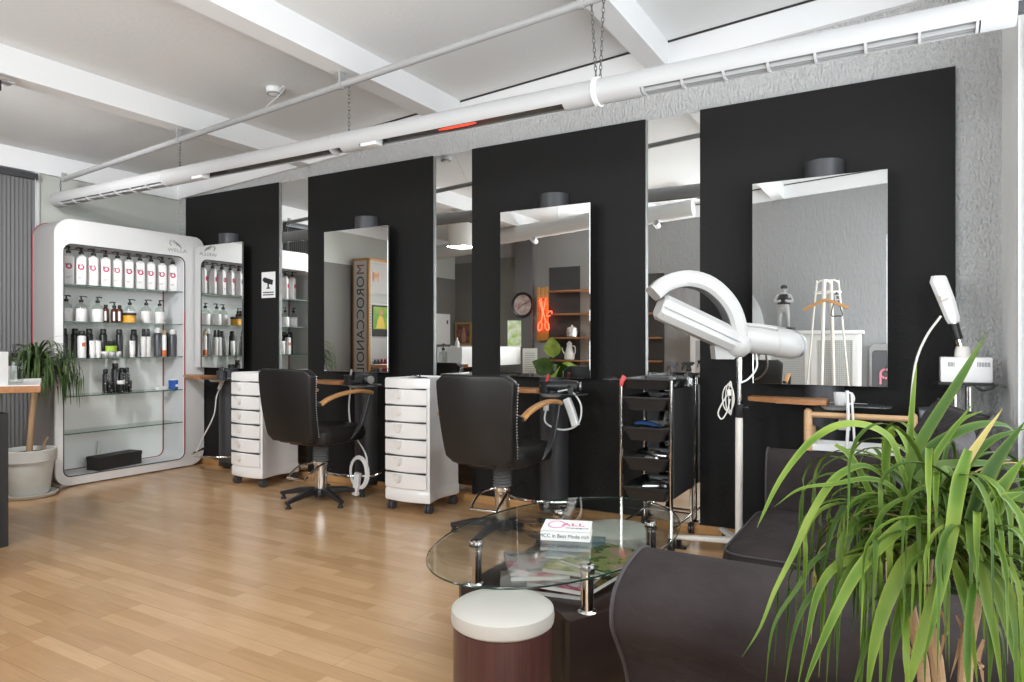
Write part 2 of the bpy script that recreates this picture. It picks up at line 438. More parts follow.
# ================================================================== PRODUCT SHELVES
t = thing('display_cabinet', 'tall white rounded display cabinet with glass shelves of hair products', 'display cabinet', (-6.25, 3.6, 0))
CY0, CY1, CZ1 = 2.928, 4.285, 2.228
XF, XB = -6.03, -6.40
out = rrect(CY0, CY1, .012, CZ1, [.10, .13, .11, .14], 8)
inn = rrect(2.99, 4.078, .085, 2.02, [.07, .07, .06, .07], 8)
b = MB()
b.ring(out, inn, XF-.025, XF, 'x')
b.build('front_frame', M_GLOSSW, t)
b = MB()
outb = rrect(CY0+.004, CY1-.004, .016, CZ1-.004, [.10, .13, .11, .14], 8)
outc = rrect(CY0+.02, CY1-.02, .03, CZ1-.02, [.09, .12, .10, .13], 8)
b.ring(outb, outc, XB, XF-.025, 'x')
b.build('outer_shell', M_SIDEG, t)
b = MB(); lin = rrect(2.975, 4.093, .07, 2.035, [.08, .08, .07, .08], 8)
b.ring(lin, inn, XB+.03, XF-.025, 'x')
b.build('inner_lining', mat('pale_grey_lining', (.62, .625, .64), .45), t)
MB().prism(lin, XB+.012, XB+.03, 'x').build('back_panel', M_BACKP, t)
e = MB()
e.tube([(XF-.001, 4.078, .16), (XF-.001, 4.078, 1.5)], .006, 6)
MB().tube([(XF-.001, y, z) for y, z in inn], .005, 6, loop=True).build('inner_edging', M_GREY, t)
e.tube([(XB+.034, y+(.004 if y < 3.5 else -.004), z) for y, z in inn], .006, 6, loop=True)
e.tube([(XB, y, z) for y, z in outb], .006, 6, loop=True)
e.build('red_edging', M_RED, t)
SHZ = [1.690, 1.378, 1.066, .750, .437, .0865]
for z in SHZ[:5]:
    s_ = MB().use(M_GLASS)
    s_.box(XB+.04, XF-.032, 2.993, 4.075, z-.008, z)
    o = s_.build('glass_shelf', M_GLASS, t)
    MB().box(XF-.032, XF-.030, 2.993, 4.075, z-.008, z).build('shelf_edge', M_GEDGE, o)
MB().box(-6.36, -6.08, 2.99, 4.2, 0, .02).build('plinth', M_WHITEM, t)
M_LOGO = mat('grey_logo', (.36, .36, .36), .4)
lg = text_obj('lettering', 'WELLA', .062, M_LOGO, (0, 0, 0), (PI/2, 0, PI/2), t)
lg.location = (XF+.001+6.25, 4.00-3.6, 2.075); lg.scale = (1.0, .75, 1)
e = MB()
for k in range(3):
    pts = [(XF+.001, 3.95+.02*k+.052*q/8, 2.12+.02*math.sin(q/8*PI*1.3+.2)+.012*(2-k)) for q in range(9)]
    e.tube(pts, .0045, 6, flat=1)
e.tube([(XF+.001, 3.94+.03*math.sin(q/8*PI)*-.6, 2.115+.055*q/8) for q in range(9)], .004, 6)
e.build('wave_emblem', M_LOGO, t)
# ------------------------------------------------------------------ bottles
M_BOTW = mat('white_bottle', (.80, .79, .78), .35)
M_BOTK = mat('black_bottle', (.017, .017, .018), .3)
M_BOTG = mat('dark_grey_bottle', (.055, .058, .066), .35)
M_BROWN = mat('amber_brown_bottle', (.09, .022, .012), .25)
M_YEL = mat('yellow_label', (.72, .36, .02), .45)
M_PINK = mat('magenta_label', (.60, .03, .13), .5)
M_CARB = mat('charcoal_print', (.03, .03, .03), .5)
M_ORG = mat('orange_label', (.62, .16, .06), .5)
M_GRN = mat('lime_label', (.33, .52, .05), .5)
M_BLUE = mat('blue_tin', (.02, .09, .38), .35)
M_SILV = mat('silver_can', (.6, .6, .6), .3, metal=.8)
def pump(mb, z, s=1.0, d=1):
    """collar, stem and nozzle of a lotion pump standing at height z"""
    mb.lathe([(.016*s, 0), (.018*s, .004*s), (.018*s, .022*s), (.008*s, .026*s), (.006*s, .045*s), (.014*s, .047*s), (.014*s, .056*s), (.004*s, .058*s)], (0, 0, z), 14)
    mb.bar([(.0, 0, z+.052*s), (.02*s, d*.02*s, z+.054*s), (.035*s, d*.034*s, z+.046*s)], .010*s, .009*s)
def make_litre():
    t = thing('shampoo_bottle', 'x', 'bottle')
    sec = lambda w, d, z, r: [Vector((x, y, z)) for x, y in rrect(-d, d, -w, w, r, 4)]
    MB().loft([sec(.040, .030, 0, .012), sec(.042, .032, .004, .013), sec(.042, .032, .235, .013), sec(.036, .028, .252, .013), sec(.018, .018, .262, .012), sec(.016, .016, .268, .012)]).build('body', M_BOTW, t, local=True)
    p = MB(); pump(p, .268, 1.05, random.choice((1, -1))); p.build('pump', M_BLACKP, t, local=True)
    l = MB().use(M_PINK)
    # a curled ribbon mark with a dark word above it
    l.tube([(.0328, .004+.018*math.cos(R(a)), .158+.018*math.sin(R(a))) for a in range(120, 430, 20)], .0062, 6)
    l.use(M_CARB)
    for i in range(4): l.box(.032, .0328, -.022+i*.011, -.015+i*.011, .170, .184)
    l.box(.032, .0326, -.02, .02, .07, .072).box(.032, .0326, -.02, .01, .060, .062)
    l.build('printed_mark', None, t, local=True)
    return t
def put(root, x, y, z, label, group=None, rz=0):
    root.location = (x, y, z); root.rotation_euler = (0, 0, rz); root['label'] = label
    if group: root['group'] = group
    return root
ORD = ['first', 'second', 'third', 'fourth', 'fifth', 'sixth', 'seventh', 'eighth', 'ninth', 'tenth']
def yon(u, X): return at(u, 300, X=X).y
LX = -6.185
proto = make_litre()
for i, u in enumerate((68.5, 81.3, 93.6, 105.7, 117.6, 129, 140, 151, 162.2, 172.7)):
    lb = 'tall white pump bottle on top cabinet shelf, %s from the left' % ORD[i]
    if i == 9: lb = 'tall white pump bottle at the right end of the top cabinet shelf'
    o = proto if i == 0 else dup(proto, (0, 0, 0))
    put(o, LX, yon(u, LX), SHZ[0], lb, 'white pump bottles on the top shelf', R(random.uniform(-8, 8)-34))
# second shelf: clear pump bottles with white sleeves, amber bottles, yellow jar
def make_sleeved(sleeve, name='lotion_bottle'):
    t = thing(name, 'x', 'bottle')
    MB().lathe([(.040, .004), (.044, .008), (.044, .125), (.036, .145), (.016, .160), (.015, .17)], seg=20).build('body', M_GLASSB, t, local=True)
    MB().lathe([(.0, 0), (.044, 0), (.0452, .002), (.0452, .112), (.044, .114), (.0, .114)], seg=20, cap0=False, cap1=False).build('sleeve', sleeve, t, local=True)
    p = MB(); pump(p, .17, .95, 1); p.build('pump', M_BLACKP, t, local=True)
    return t
sl = make_sleeved(M_BOTW)
for i, u in enumerate((66.3, 81.2, 97.7, 146.3, 159.7)):
    lb = ['clear pump bottle in white sleeve, leftmost on the second cabinet shelf', 'clear pump bottle in white sleeve, second from left on second cabinet shelf',
          'clear pump bottle in white sleeve, just left of the amber bottles', 'clear pump bottle in white sleeve, just right of the yellow tub',
          'clear pump bottle in white sleeve, rightmost on the second cabinet shelf'][i]
    o = sl if i == 0 else dup(sl, (0, 0, 0))
    put(o, LX, yon(u, LX), SHZ[1], lb, 'sleeved pump bottles on the second shelf', R(-30+60*(i % 2)))
def make_amber(p):
    t = thing('amber_bottle', 'x', 'bottle')
    MB().lathe([(.024, 0), (.026, .004), (.026, .115), (.02, .125), (.012, .130), (.012, .134)], seg=16).build('body', M_BROWN, t, local=True)
    MB().lathe([(.0262, .02), (.0266, .021), (.0266, .10), (.0262, .101)], seg=16, cap0=False, cap1=False).build('label_band', M_BOTW if p else M_BROWN, t, local=True) if 0 else None
    l = MB().box(.0235, .0268, -.009, .009, .015, .10, .002, 1); l.build('label_strip', M_BOTW, t, local=True)
    c = MB()
    if p: pump(c, .134, .95, -1)
    else: c.lathe([(.015, 0), (.016, .002), (.016, .024), (.012, .027)], (0, 0, .132), 14)
    c.build('pump' if p else 'cap', M_BLACKP, t, local=True)
    return t
for u, p, lb, dx in ((105.7, 0, 'amber brown capped bottle, left of the amber pump bottle', 0), (114.3, 1, 'amber brown bottle with a black pump on the second cabinet shelf', -.03), (119.6, 0, 'amber brown capped bottle between amber pump bottle and yellow tub', .03)):
    put(make_amber(p), LX+dx, yon(u, LX+dx), SHZ[1], lb, 'amber bottles on the second shelf', R(-35))
put(make_sleeved(M_BOTW), LX-.06, yon(129.8, LX-.06), SHZ[1], 'clear pump bottle standing behind the yellow tub', None, R(30))
t = thing('hair_mask_tub', 'yellow tub with black lid in front of a clear pump bottle', 'tub')
MB().lathe([(.050, 0), (.054, .004), (.054, .068), (.05, .07)], seg=24).build('body', M_YEL, t, local=True)
MB().lathe([(.056, .068), (.057, .07), (.057, .088), (.053, .091)], seg=24).build('lid', M_BLACKP, t, local=True)
MB().box(.046, .0545, -.014, .014, .015, .045, .003, 1).build('label_patch', mat('pale_orange_label', (.8, .5, .2), .5), t, local=True)
put(t, LX+.055, yon(129.6, LX+.055), SHZ[1], t['label'])
# third shelf
def make_spray(m, h=.255, r=.031, cap=None, kind='hairspray_can', cat='spray can'):
    t = thing(kind, 'x', cat)
    MB().lathe([(r-.003, 0), (r, .003), (r, h*.78), (r*.92, h*.80), (r*.75, h*.82)], seg=18).build('body', m, t, local=True)
    MB().lathe([(r*.78, h*.82), (r*.8, h*.825), (r*.78, h*.97), (r*.6, h)], seg=18).build('cap', cap or m, t, local=True)
    return t
sp = make_spray(M_BOTK)
lbs = ['black spray can at the left end of the third cabinet shelf', 'black spray can on third shelf, left of the white bottle with orange print',
       'black spray can on third shelf, behind the two short white tubes', 'black spray can on third shelf, just left of the green jar',
       'black spray can on third shelf, just right of the green jar', 'black spray can on third shelf, behind the single short white tube']
for i, u in enumerate((63.6, 75, 89.2, 103.2, 119.4, 133.9)):
    o = sp if i == 0 else dup(sp, (0, 0, 0))
    put(o, LX-.05, yon(u, LX-.05), SHZ[2], lbs[i], 'black spray cans on the third shelf')
t = make_spray(M_BOTW, .235, .033, M_BOTK, 'spray_bottle', 'spray bottle')
MB().box(.028, .0338, -.015, .015, .10, .135, .002, 1).build('orange_print', M_ORG, t, local=True)
put(t, LX+.03, yon(81.8, LX+.03), SHZ[2], 'white bottle with orange print and black cap on the third shelf')
def make_tube_(h):
    t = thing('cream_tube', 'x', 'tube')
    MB().loft([[Vector((.022*math.cos(a), .024*math.sin(a), z)) for a in [2*PI*k/16 for k in range(16)]] if z < .1 else [Vector((.006*math.cos(a), .028*math.sin(a), z)) for a in [2*PI*k/16 for k in range(16)]] for z in (.025, .03, .09, h)]).build('body', M_BOTW, t, local=True)
    MB().lathe([(.019, 0), (.020, .002), (.020, .026), (.018, .028)], seg=16).build('cap', M_WHITEM, t, local=True)
    MB().box(.006, .010, -.016, .016, h-.035, h-.02, .001, 1).build('printed_line', M_CARB, t, local=True)
    return t
for u, lb in ((92.6, 'short white tube on the third shelf, left one of a close pair'), (98.2, 'short white tube on the third shelf, right one of a close pair'), (132.4, 'short white tube standing alone in front of a black spray can')):
    put(make_tube_(.15), LX+.045, yon(u, LX+.045), SHZ[2], lb, 'short white tubes on the third shelf')
def make_jar(r, h, body, lid, name='cosmetic_jar'):
    t = thing(name, 'x', 'jar')
    MB().lathe([(r*.95, 0), (r, .003), (r, h*.7), (r*.9, h*.72)], seg=20).build('body', body, t, local=True)
    MB().lathe([(r*1.02, h*.7), (r*1.04, h*.72), (r*1.04, h*.97), (r, h)], seg=20).build('lid', lid, t, local=True)
    return t
for i, (u, dx) in enumerate(((105.4, .07), (111.5, .075), (117.6, .07))):
    put(make_jar(.030, .055, M_SILV, M_BOTW), LX+dx, yon(u, LX+dx), SHZ[2], 'small silver jar with white lid, %s of three below the green jar' % ('left', 'middle', 'right')[i], 'small jars under the green jar')
jx = LX+.072
put(make_jar(.046, .048, M_GRN, M_GRN, 'styling_jar'), jx, yon(111.2, jx), SHZ[2]+.0555, 'lime green jar stacked on small silver jars')
put(make_jar(.038, .062, M_BOTK, M_GLASSB, 'styling_jar'), jx, yon(110.9, jx), SHZ[2]+.104, 'dark jar with clear lid on top of the green jar')
for u, lb in ((143.7, 'white bottle with tall black cap, left one of a touching pair'), (148.2, 'white bottle with tall black cap, right one of a touching pair')):
    t = thing('styling_spray', 'x', 'bottle')
    MB().lathe([(.024, 0), (.026, .003), (.026, .185), (.02, .19)], seg=18).build('body', M_BOTW, t, local=True)
    MB().lathe([(.016, .188), (.017, .19), (.014, .255), (.010, .262)], seg=14).build('cap', M_BLACKP, t, local=True)
    put(t, LX, yon(u, LX), SHZ[2], lb, 'touching white bottles on the third shelf')
put(make_spray(M_BOTG, .275, .036, M_BOTW, 'shampoo_flask', 'bottle'), LX, yon(157.8, LX), SHZ[2], 'dark grey bottle with white cap, left of the slim orange and white tube')
put(make_spray(M_BOTW, .25, .020, mat('gold_cap', (.45, .36, .2), .4), 'slim_bottle', 'bottle'), LX+.03, yon(164.3, LX+.03), SHZ[2], 'slim white bottle with orange base between dark grey bottles')
o = [x for x in C.objects if x.name.startswith('slim_bottle')][0]
MB().lathe([(.0203, .004), (.021, .005), (.021, .06), (.0203, .061)], seg=18).build('orange_band', M_ORG, o, local=True)
put(make_spray(M_BOTK, .23, .024, None, 'black_bottle', 'bottle'), LX-.04, yon(168.3, LX-.04), SHZ[2], 'slim black bottle half hidden beside the rightmost grey bottle')
put(make_spray(M_BOTG, .26, .036, M_BOTW, 'shampoo_flask', 'bottle'), LX+.01, yon(172.6, LX+.01), SHZ[2], 'dark grey bottle with white cap at the right end of third shelf')
# fourth shelf
def print_mat():
    m = bpy.data.materials.new('black_white_print'); n, l = nodes(m); b = n['Principled BSDF']
    tc = n.new('ShaderNodeTexCoord'); v = n.new('ShaderNodeTexVoronoi'); v.inputs['Scale'].default_value = 38
    l.new(tc.outputs['Object'], v.inputs['Vector'])
    sx = n.new('ShaderNodeSeparateXYZ'); l.new(tc.outputs['Object'], sx.inputs[0])
    a = n.new('ShaderNodeMath'); a.operation = 'LESS_THAN'; a.inputs[1].default_value = .22; l.new(v.outputs['Distance'], a.inputs[0])
    c = n.new('ShaderNodeMix'); c.data_type = 'RGBA'; c.inputs[6].default_value = (.012, .012, .012, 1); c.inputs[7].default_value = (.6, .6, .6, 1)
    l.new(a.outputs[0], c.inputs[0]); l.new(c.outputs[2], b.inputs['Base Color']); b.inputs['Roughness'].default_value = .35
    return m
M_PRINT = print_mat()
for u, h, r, cap, lb, dx in ((105.4, .215, .024, M_BOTK, 'black and white printed can, leftmost of the fourth-shelf cluster', 0), (115.2, .27, .030, M_BOTK, 'tallest black can with round white top on the fourth shelf', -.03),
                         (121.8, .22, .026, M_BOTK, 'black and white printed can just right of the tallest can', -.03), (126.8, .22, .024, M_BOTK, 'black and white printed can, rear right of fourth-shelf cluster', -.02)):
    put(make_spray(M_PRINT if cap == M_BOTK and h < .26 else M_BOTK, h, r, cap, 'styling_can', 'spray can'), LX+dx, yon(u, LX+dx), SHZ[3], lb, 'printed cans on the fourth shelf')
o = [x for x in C.objects if x.get('label', '').startswith('tallest black can')][0]
MB().lathe([(.026, .262), (.028, .275), (.022, .292), (.008, .30)], seg=16).build('round_top', M_BOTW, o, local=True)
for u, r, h, m2, lb, dx in ((110.2, .018, .10, M_BOTK, 'small printed pot in front of the tallest can, left side', .05), (121.0, .032, .11, M_BOTW, 'black printed jar with white lid in front of fourth-shelf cans', .06), (129.8, .017, .105, M_BOTK, 'small printed pot at the right end of fourth-shelf cluster', .03)):
    put(make_jar(r, h, M_PRINT, m2, 'styling_pot'), LX+dx, yon(u, LX+dx), SHZ[3], lb)
t = thing('white_tray', 'small flat white tray left of the blue tin', 'tray')
MB().prism(rrect(-.03, .03, -.05, .05, .012), 0, .028, 'z', .004).build('tray_body', M_WHITEM, t, local=True)
MB().prism(rrect(-.024, .024, -.044, .044, .01), .0282, .03, 'z').build('tray_inset', M_CREAM, t, local=True)
put(t, LX-.02, yon(161.2, LX-.02), SHZ[3], t['label'])
t = make_jar(.05, .085, M_BLUE, M_BLUE, 'cream_tin'); t['category'] = 'tin'
MB().lathe([(.040, .085), (.041, .086), (.041, .092), (.036, .093)], seg=20).build('white_top', M_BOTW, t, local=True)
MB().box(.046, .0515, -.018, .018, .022, .045, .003, 1).build('label_patch', M_BOTW, t, local=True)
put(t, LX, yon(174.2, LX), SHZ[3], 'round blue tin at the right end of the fourth cabinet shelf')
# bottom: black carton and a slim pale flask behind it
t = thing('black_carton', 'long low black box lying on the bottom of the display cabinet', 'box', (-6.17, 3.49, .0865), R(9))
MB().box(-.075, .075, -.215, .215, 0, .10, .003, 1).build('carton_body', M_BLACKM, t, local=True)
MB().box(-.078, .078, -.218, .218, .085, .118, .003, 1).build('lid', M_BLACKM, t, local=True)
t = thing('slim_flask', 'slim pale flask standing behind the long black box', 'bottle')
MB().lathe([(.014, 0), (.016, .003), (.016, .15), (.008, .17)], seg=14).build('body', M_CREAM, t, local=True)
MB().lathe([(.009, .168), (.0095, .17), (.008, .23)], seg=12).build('neck_cap', M_WHITEM, t, local=True)
put(t, -6.31, yon(99, -6.31), SHZ[5], t['label'])
# ================================================================== BLINDS
t = thing('vertical_blind', 'grey vertical slat blind hanging at the far left wall', 'blind', (XL+.05, 2.58, 0))
MB().box(XL+.01, XL+.09, 2.15, 2.985, 2.585, 2.64, .004).build('headrail', M_GREY, t)
M_SLAT = mat('grey_blind_fabric', (.15, .148, .148), .8, bump=(160, .1, .001))
for i in range(26):
    y = 2.175+i*.031
    m = Matrix.Translation((XL+.05, y, 0)) @ Matrix.Rotation(R(-40), 4, 'Z')
    MB().box(-.0012, .0012, -.024, .024, .06, 2.585, M=m).build('slat', M_SLAT, t)
MB().tube([(XL+.09, 2.96, 2.59), (XL+.092, 2.96, 1.0)], .002, 6).build('cord', M_WHITEM, t)
# ================================================================== RECEPTION DESK
t = thing('reception_desk', 'black ribbed reception desk with raised white counter at left edge', 'reception desk', (-4.95, 1.3, 0))
b = MB().box(-5.35, -4.63, .25, 1.93, .02, .76)
for i in range(60):
    z = .04+i*.0118
    b.box(-4.63, -4.612, .25, 1.95, z, z+.0065)
b.build('ribbed_body', mat('black_ribbed_panel', (.030, .031, .034), .45), t)
MB().box(-4.635, -4.588, 1.93, 1.972, 0, .785).box(-5.38, -4.59, .22, 1.972, .76, .785).build('black_frame', M_BLACKM, t)
MB().box(-4.95, -4.585, .25, 1.972, .905, 1.146, .006).build('raised_counter', M_GLOSSW, t)
MB().box(-4.92, -4.89, .6, .65, .785, .906).box(-4.92, -4.89, 1.6, 1.65, .785, .906).build('counter_support', M_STEEL, t)
o = MB().prism([(-5.27, 1.80), (-5.27, 2.47), (-4.43, 2.07), (-4.63, 1.80)], .905, .945, 'z', .003, 1).build('side_ledge', M_SHELFW, t)
MB().prism([(-5.265, 1.80), (-5.265, 2.466), (-4.437, 2.07), (-4.632, 1.80)], .9452, .950, 'z').build('white_ledge_top', M_GLOSSW, o)
# sanitiser
def sanit(x, y, z, label, liquid=M_GLASSB):
    t = thing('sanitizer_bottle', label, 'bottle', (x, y, z))
    MB().prism(rrect(-.038, .038, -.038, .038, .014), 0, .135, 'z', .006).build('body', M_GLASSB, t, local=True)
    MB().box(-.0385, -.0388, -.03, .03, .02, .105).box(-.03, .03, -.0389, -.0386, .02, .105).build('label_patch', M_WHITEM, t, local=True)
    MB().lathe([(.028, .134), (.015, .155), (.014, .162)], seg=16).build('shoulder', M_GLASSB, t, local=True)
    p = MB(); p.lathe([(.017, .16), (.018, .162), (.018, .185), (.006, .19), (.006, .225), (.011, .227), (.011, .238)], seg=14)
    p.bar([(0, 0, .235), (.03, .02, .236), (.045, .03, .228)], .012, .01); p.build('pump', M_BLACKP, t, local=True)
    return t
p = at(14.5, 383, z=.95)
sanit(p.x, p.y, .9502, 'clear hand sanitizer bottle with black pump on the desk ledge')
t = thing('spray_flask', 'white bottle at the very left edge on the raised white counter', 'bottle', (-4.68, 1.935, 1.1465))
MB().lathe([(.026, 0), (.028, .003), (.028, .05), (.02, .07), (.01, .08)], seg=18).build('body', M_BOTW, t, local=True)
MB().lathe([(.011, .079), (.012, .081), (.008, .11)], seg=14).build('cap', M_SILV, t, local=True)
# ================================================================== PLANTS
def leaf_strip(mb, pts, w, seg=10, fold=.25, upv=(0, 0, 1)):
    """arching blade along pts, widest low down, with a folded midrib"""
    pts = bez(pts, seg) if len(pts) < 8 else bez(pts, 2*len(pts))
    n = len(pts); rows = []
    for i, p in enumerate(pts):
        t = (pts[min(i+1, n-1)]-pts[max(i-1, 0)]).normalized()
        sd = t.cross(Vector(upv))
        if sd.length < .05: sd = t.orthogonal()
        sd.normalize(); nr = sd.cross(t).normalized()
        f = i/(n-1)
        ww = w*(.55+.45*min(1, f/.25)) if f < .25 else w*max(.04, (1-((f-.25)/.75)**1.9))
        rows.append([p-sd*ww*.5+nr*fold*ww*.5, p, p+sd*ww*.5+nr*fold*ww*.5])
    lay = mb.bm.verts.layers.float.get('rim') or mb.bm.verts.layers.float.new('rim')
    V = [[mb.bm.verts.new(q) for q in r] for r in rows]
    for r in V: r[0][lay] = 1.0; r[2][lay] = 1.0; r[1][lay] = 0.0
    for i in range(n-1):
        for j in range(2):
            f = mb.bm.faces.new((V[i][j], V[i][j+1], V[i+1][j+1], V[i+1][j])); f.material_index = mb.mi
def arch(base, az, el, L, droop, n=9, rnd=random):
    """leaf spine leaving base at azimuth/elevation and bending down under its weight"""
    p = Vector(base); out = [p.copy()]; e = el
    for i in range(n):
        st = L/n
        p = p+Vector((math.cos(az)*math.cos(e), math.sin(az)*math.cos(e), math.sin(e)))*st
        e -= droop*(i+1)/n*1.7/n*2
        e = max(e, -PI/2*.97)
        out.append(p.copy())
    return out
def leaf_mat(name, a, b, c):
    m = bpy.data.materials.new(name); n, l = nodes(m); bs = n['Principled BSDF']
    tc = n.new('ShaderNodeTexCoord'); no = n.new('ShaderNodeTexNoise'); no.inputs['Scale'].default_value = 7; no.inputs['Detail'].default_value = 1
    l.new(tc.outputs['Object'], no.inputs['Vector'])
    rp = n.new('ShaderNodeValToRGB'); e = rp.color_ramp.elements
    e[0].position = .3; e[0].color = (*a, 1); e[1].position = .72; e[1].color = (*c, 1)
    k = e.new(.5); k.color = (*b, 1)
    l.new(no.outputs['Fac'], rp.inputs['Fac'])
    at_ = n.new('ShaderNodeAttribute'); at_.attribute_name = 'rim'
    pw = n.new('ShaderNodeMath'); pw.operation = 'POWER'; pw.inputs[1].default_value = 3.5; l.new(at_.outputs['Fac'], pw.inputs[0])
    mx = n.new('ShaderNodeMix'); mx.data_type = 'RGBA'; l.new(pw.outputs[0], mx.inputs[0]); l.new(rp.outputs['Color'], mx.inputs[6])
    mx.inputs[7].default_value = (c[0]*1.1, c[1]*1.02, c[2]*1.2, 1)
    l.new(mx.outputs[2], bs.inputs['Base Color'])
    bs.inputs['Roughness'].default_value = .45; bs.inputs['Specular IOR Level'].default_value = .2
    bs.inputs['Subsurface Weight'].default_value = 0
    return m
M_LEAFD = leaf_mat('dark_green_leaf', (.017, .036, .007), (.031, .062, .012), (.055, .092, .026))
M_LEAFL = leaf_mat('fresh_green_leaf', (.030, .074, .004), (.066, .130, .008), (.155, .215, .03))
M_LEAFO = leaf_mat('mid_green_leaf', (.016, .046, .004), (.038, .088, .007), (.085, .13, .02))
M_LEAFY = leaf_mat('yellowing_leaf', (.30, .33, .05), (.36, .30, .09), (.42, .30, .16))
M_STEM = mat('tan_stem', (.42, .27, .15), .7, bump=(40, .5, .006), stretch=(1, 1, 3))
M_SOIL = mat('potting_soil', (.03, .02, .014), .95, bump=(60, .8, .01))
M_POTW = mat('pale_stone_pot', (.62, .62, .58), .75, var=(6, (.54, .54, .50)))
t = thing('potted_dracaena', 'dark green drooping dracaena in a pale pot beside the display cabinet', 'potted plant', (-5.95, 2.70, 0))
MB().lathe([(.125, .02), (.135, .035), (.165, .27), (.165, .275), (.182, .28), (.185, .365), (.178, .37), (.165, .368), (.160, .33)], (-5.95, 2.70, 0), 32, cap1=False).build('pot', M_POTW, t)
MB().lathe([(.15, 0), (.175, .004), (.195, .03), (.19, .032), (.17, .02)], (-5.95, 2.70, 0), 32).build('saucer', M_POTW, t)
MB().lathe([(.162, .335), (.10, .342), (.01, .345)], (-5.95, 2.70, 0), 24).build('soil', M_SOIL, t)
MB().tube(bez([(-5.95, 2.70, .34), (-5.935, 2.71, .6), (-5.94, 2.735, .86), (-5.93, 2.74, .98)], 12), [.022]*13, 10).build('trunk', M_STEM, t)
rnd = random.Random(3)
lm = MB()
for i in range(260):
    az = rnd.uniform(0, 2*PI); el = R(rnd.uniform(15, 85)); L = rnd.uniform(.32, .52)
    z = rnd.uniform(.90, 1.04)
    sp_ = arch((-5.93+.01*math.cos(az), 2.74+.01*math.sin(az), z), az, el, L*(1+.12*(math.cos(az)*.86+math.sin(az)*.5)-.10*(math.cos(az)*.86+math.sin(az)*.5 < 0)), rnd.uniform(2.4, 3.6), 9)
    sp_ = [Vector((max(q.x, XL+.12 if q.y < 2.84 else -5.99), q.y, q.z)) for q in sp_]
    leaf_strip(lm, sp_, rnd.uniform(.012, .019))
tag(lm.build('foliage', M_LEAFD, t, smooth=60), kind=None)
MB().tube(bez([(-6.0, 2.82, .34), (-6.01, 2.84, .40), (-6.0, 2.86, .44)], 8), .008, 8).build('cut_stub', M_STEM, t)
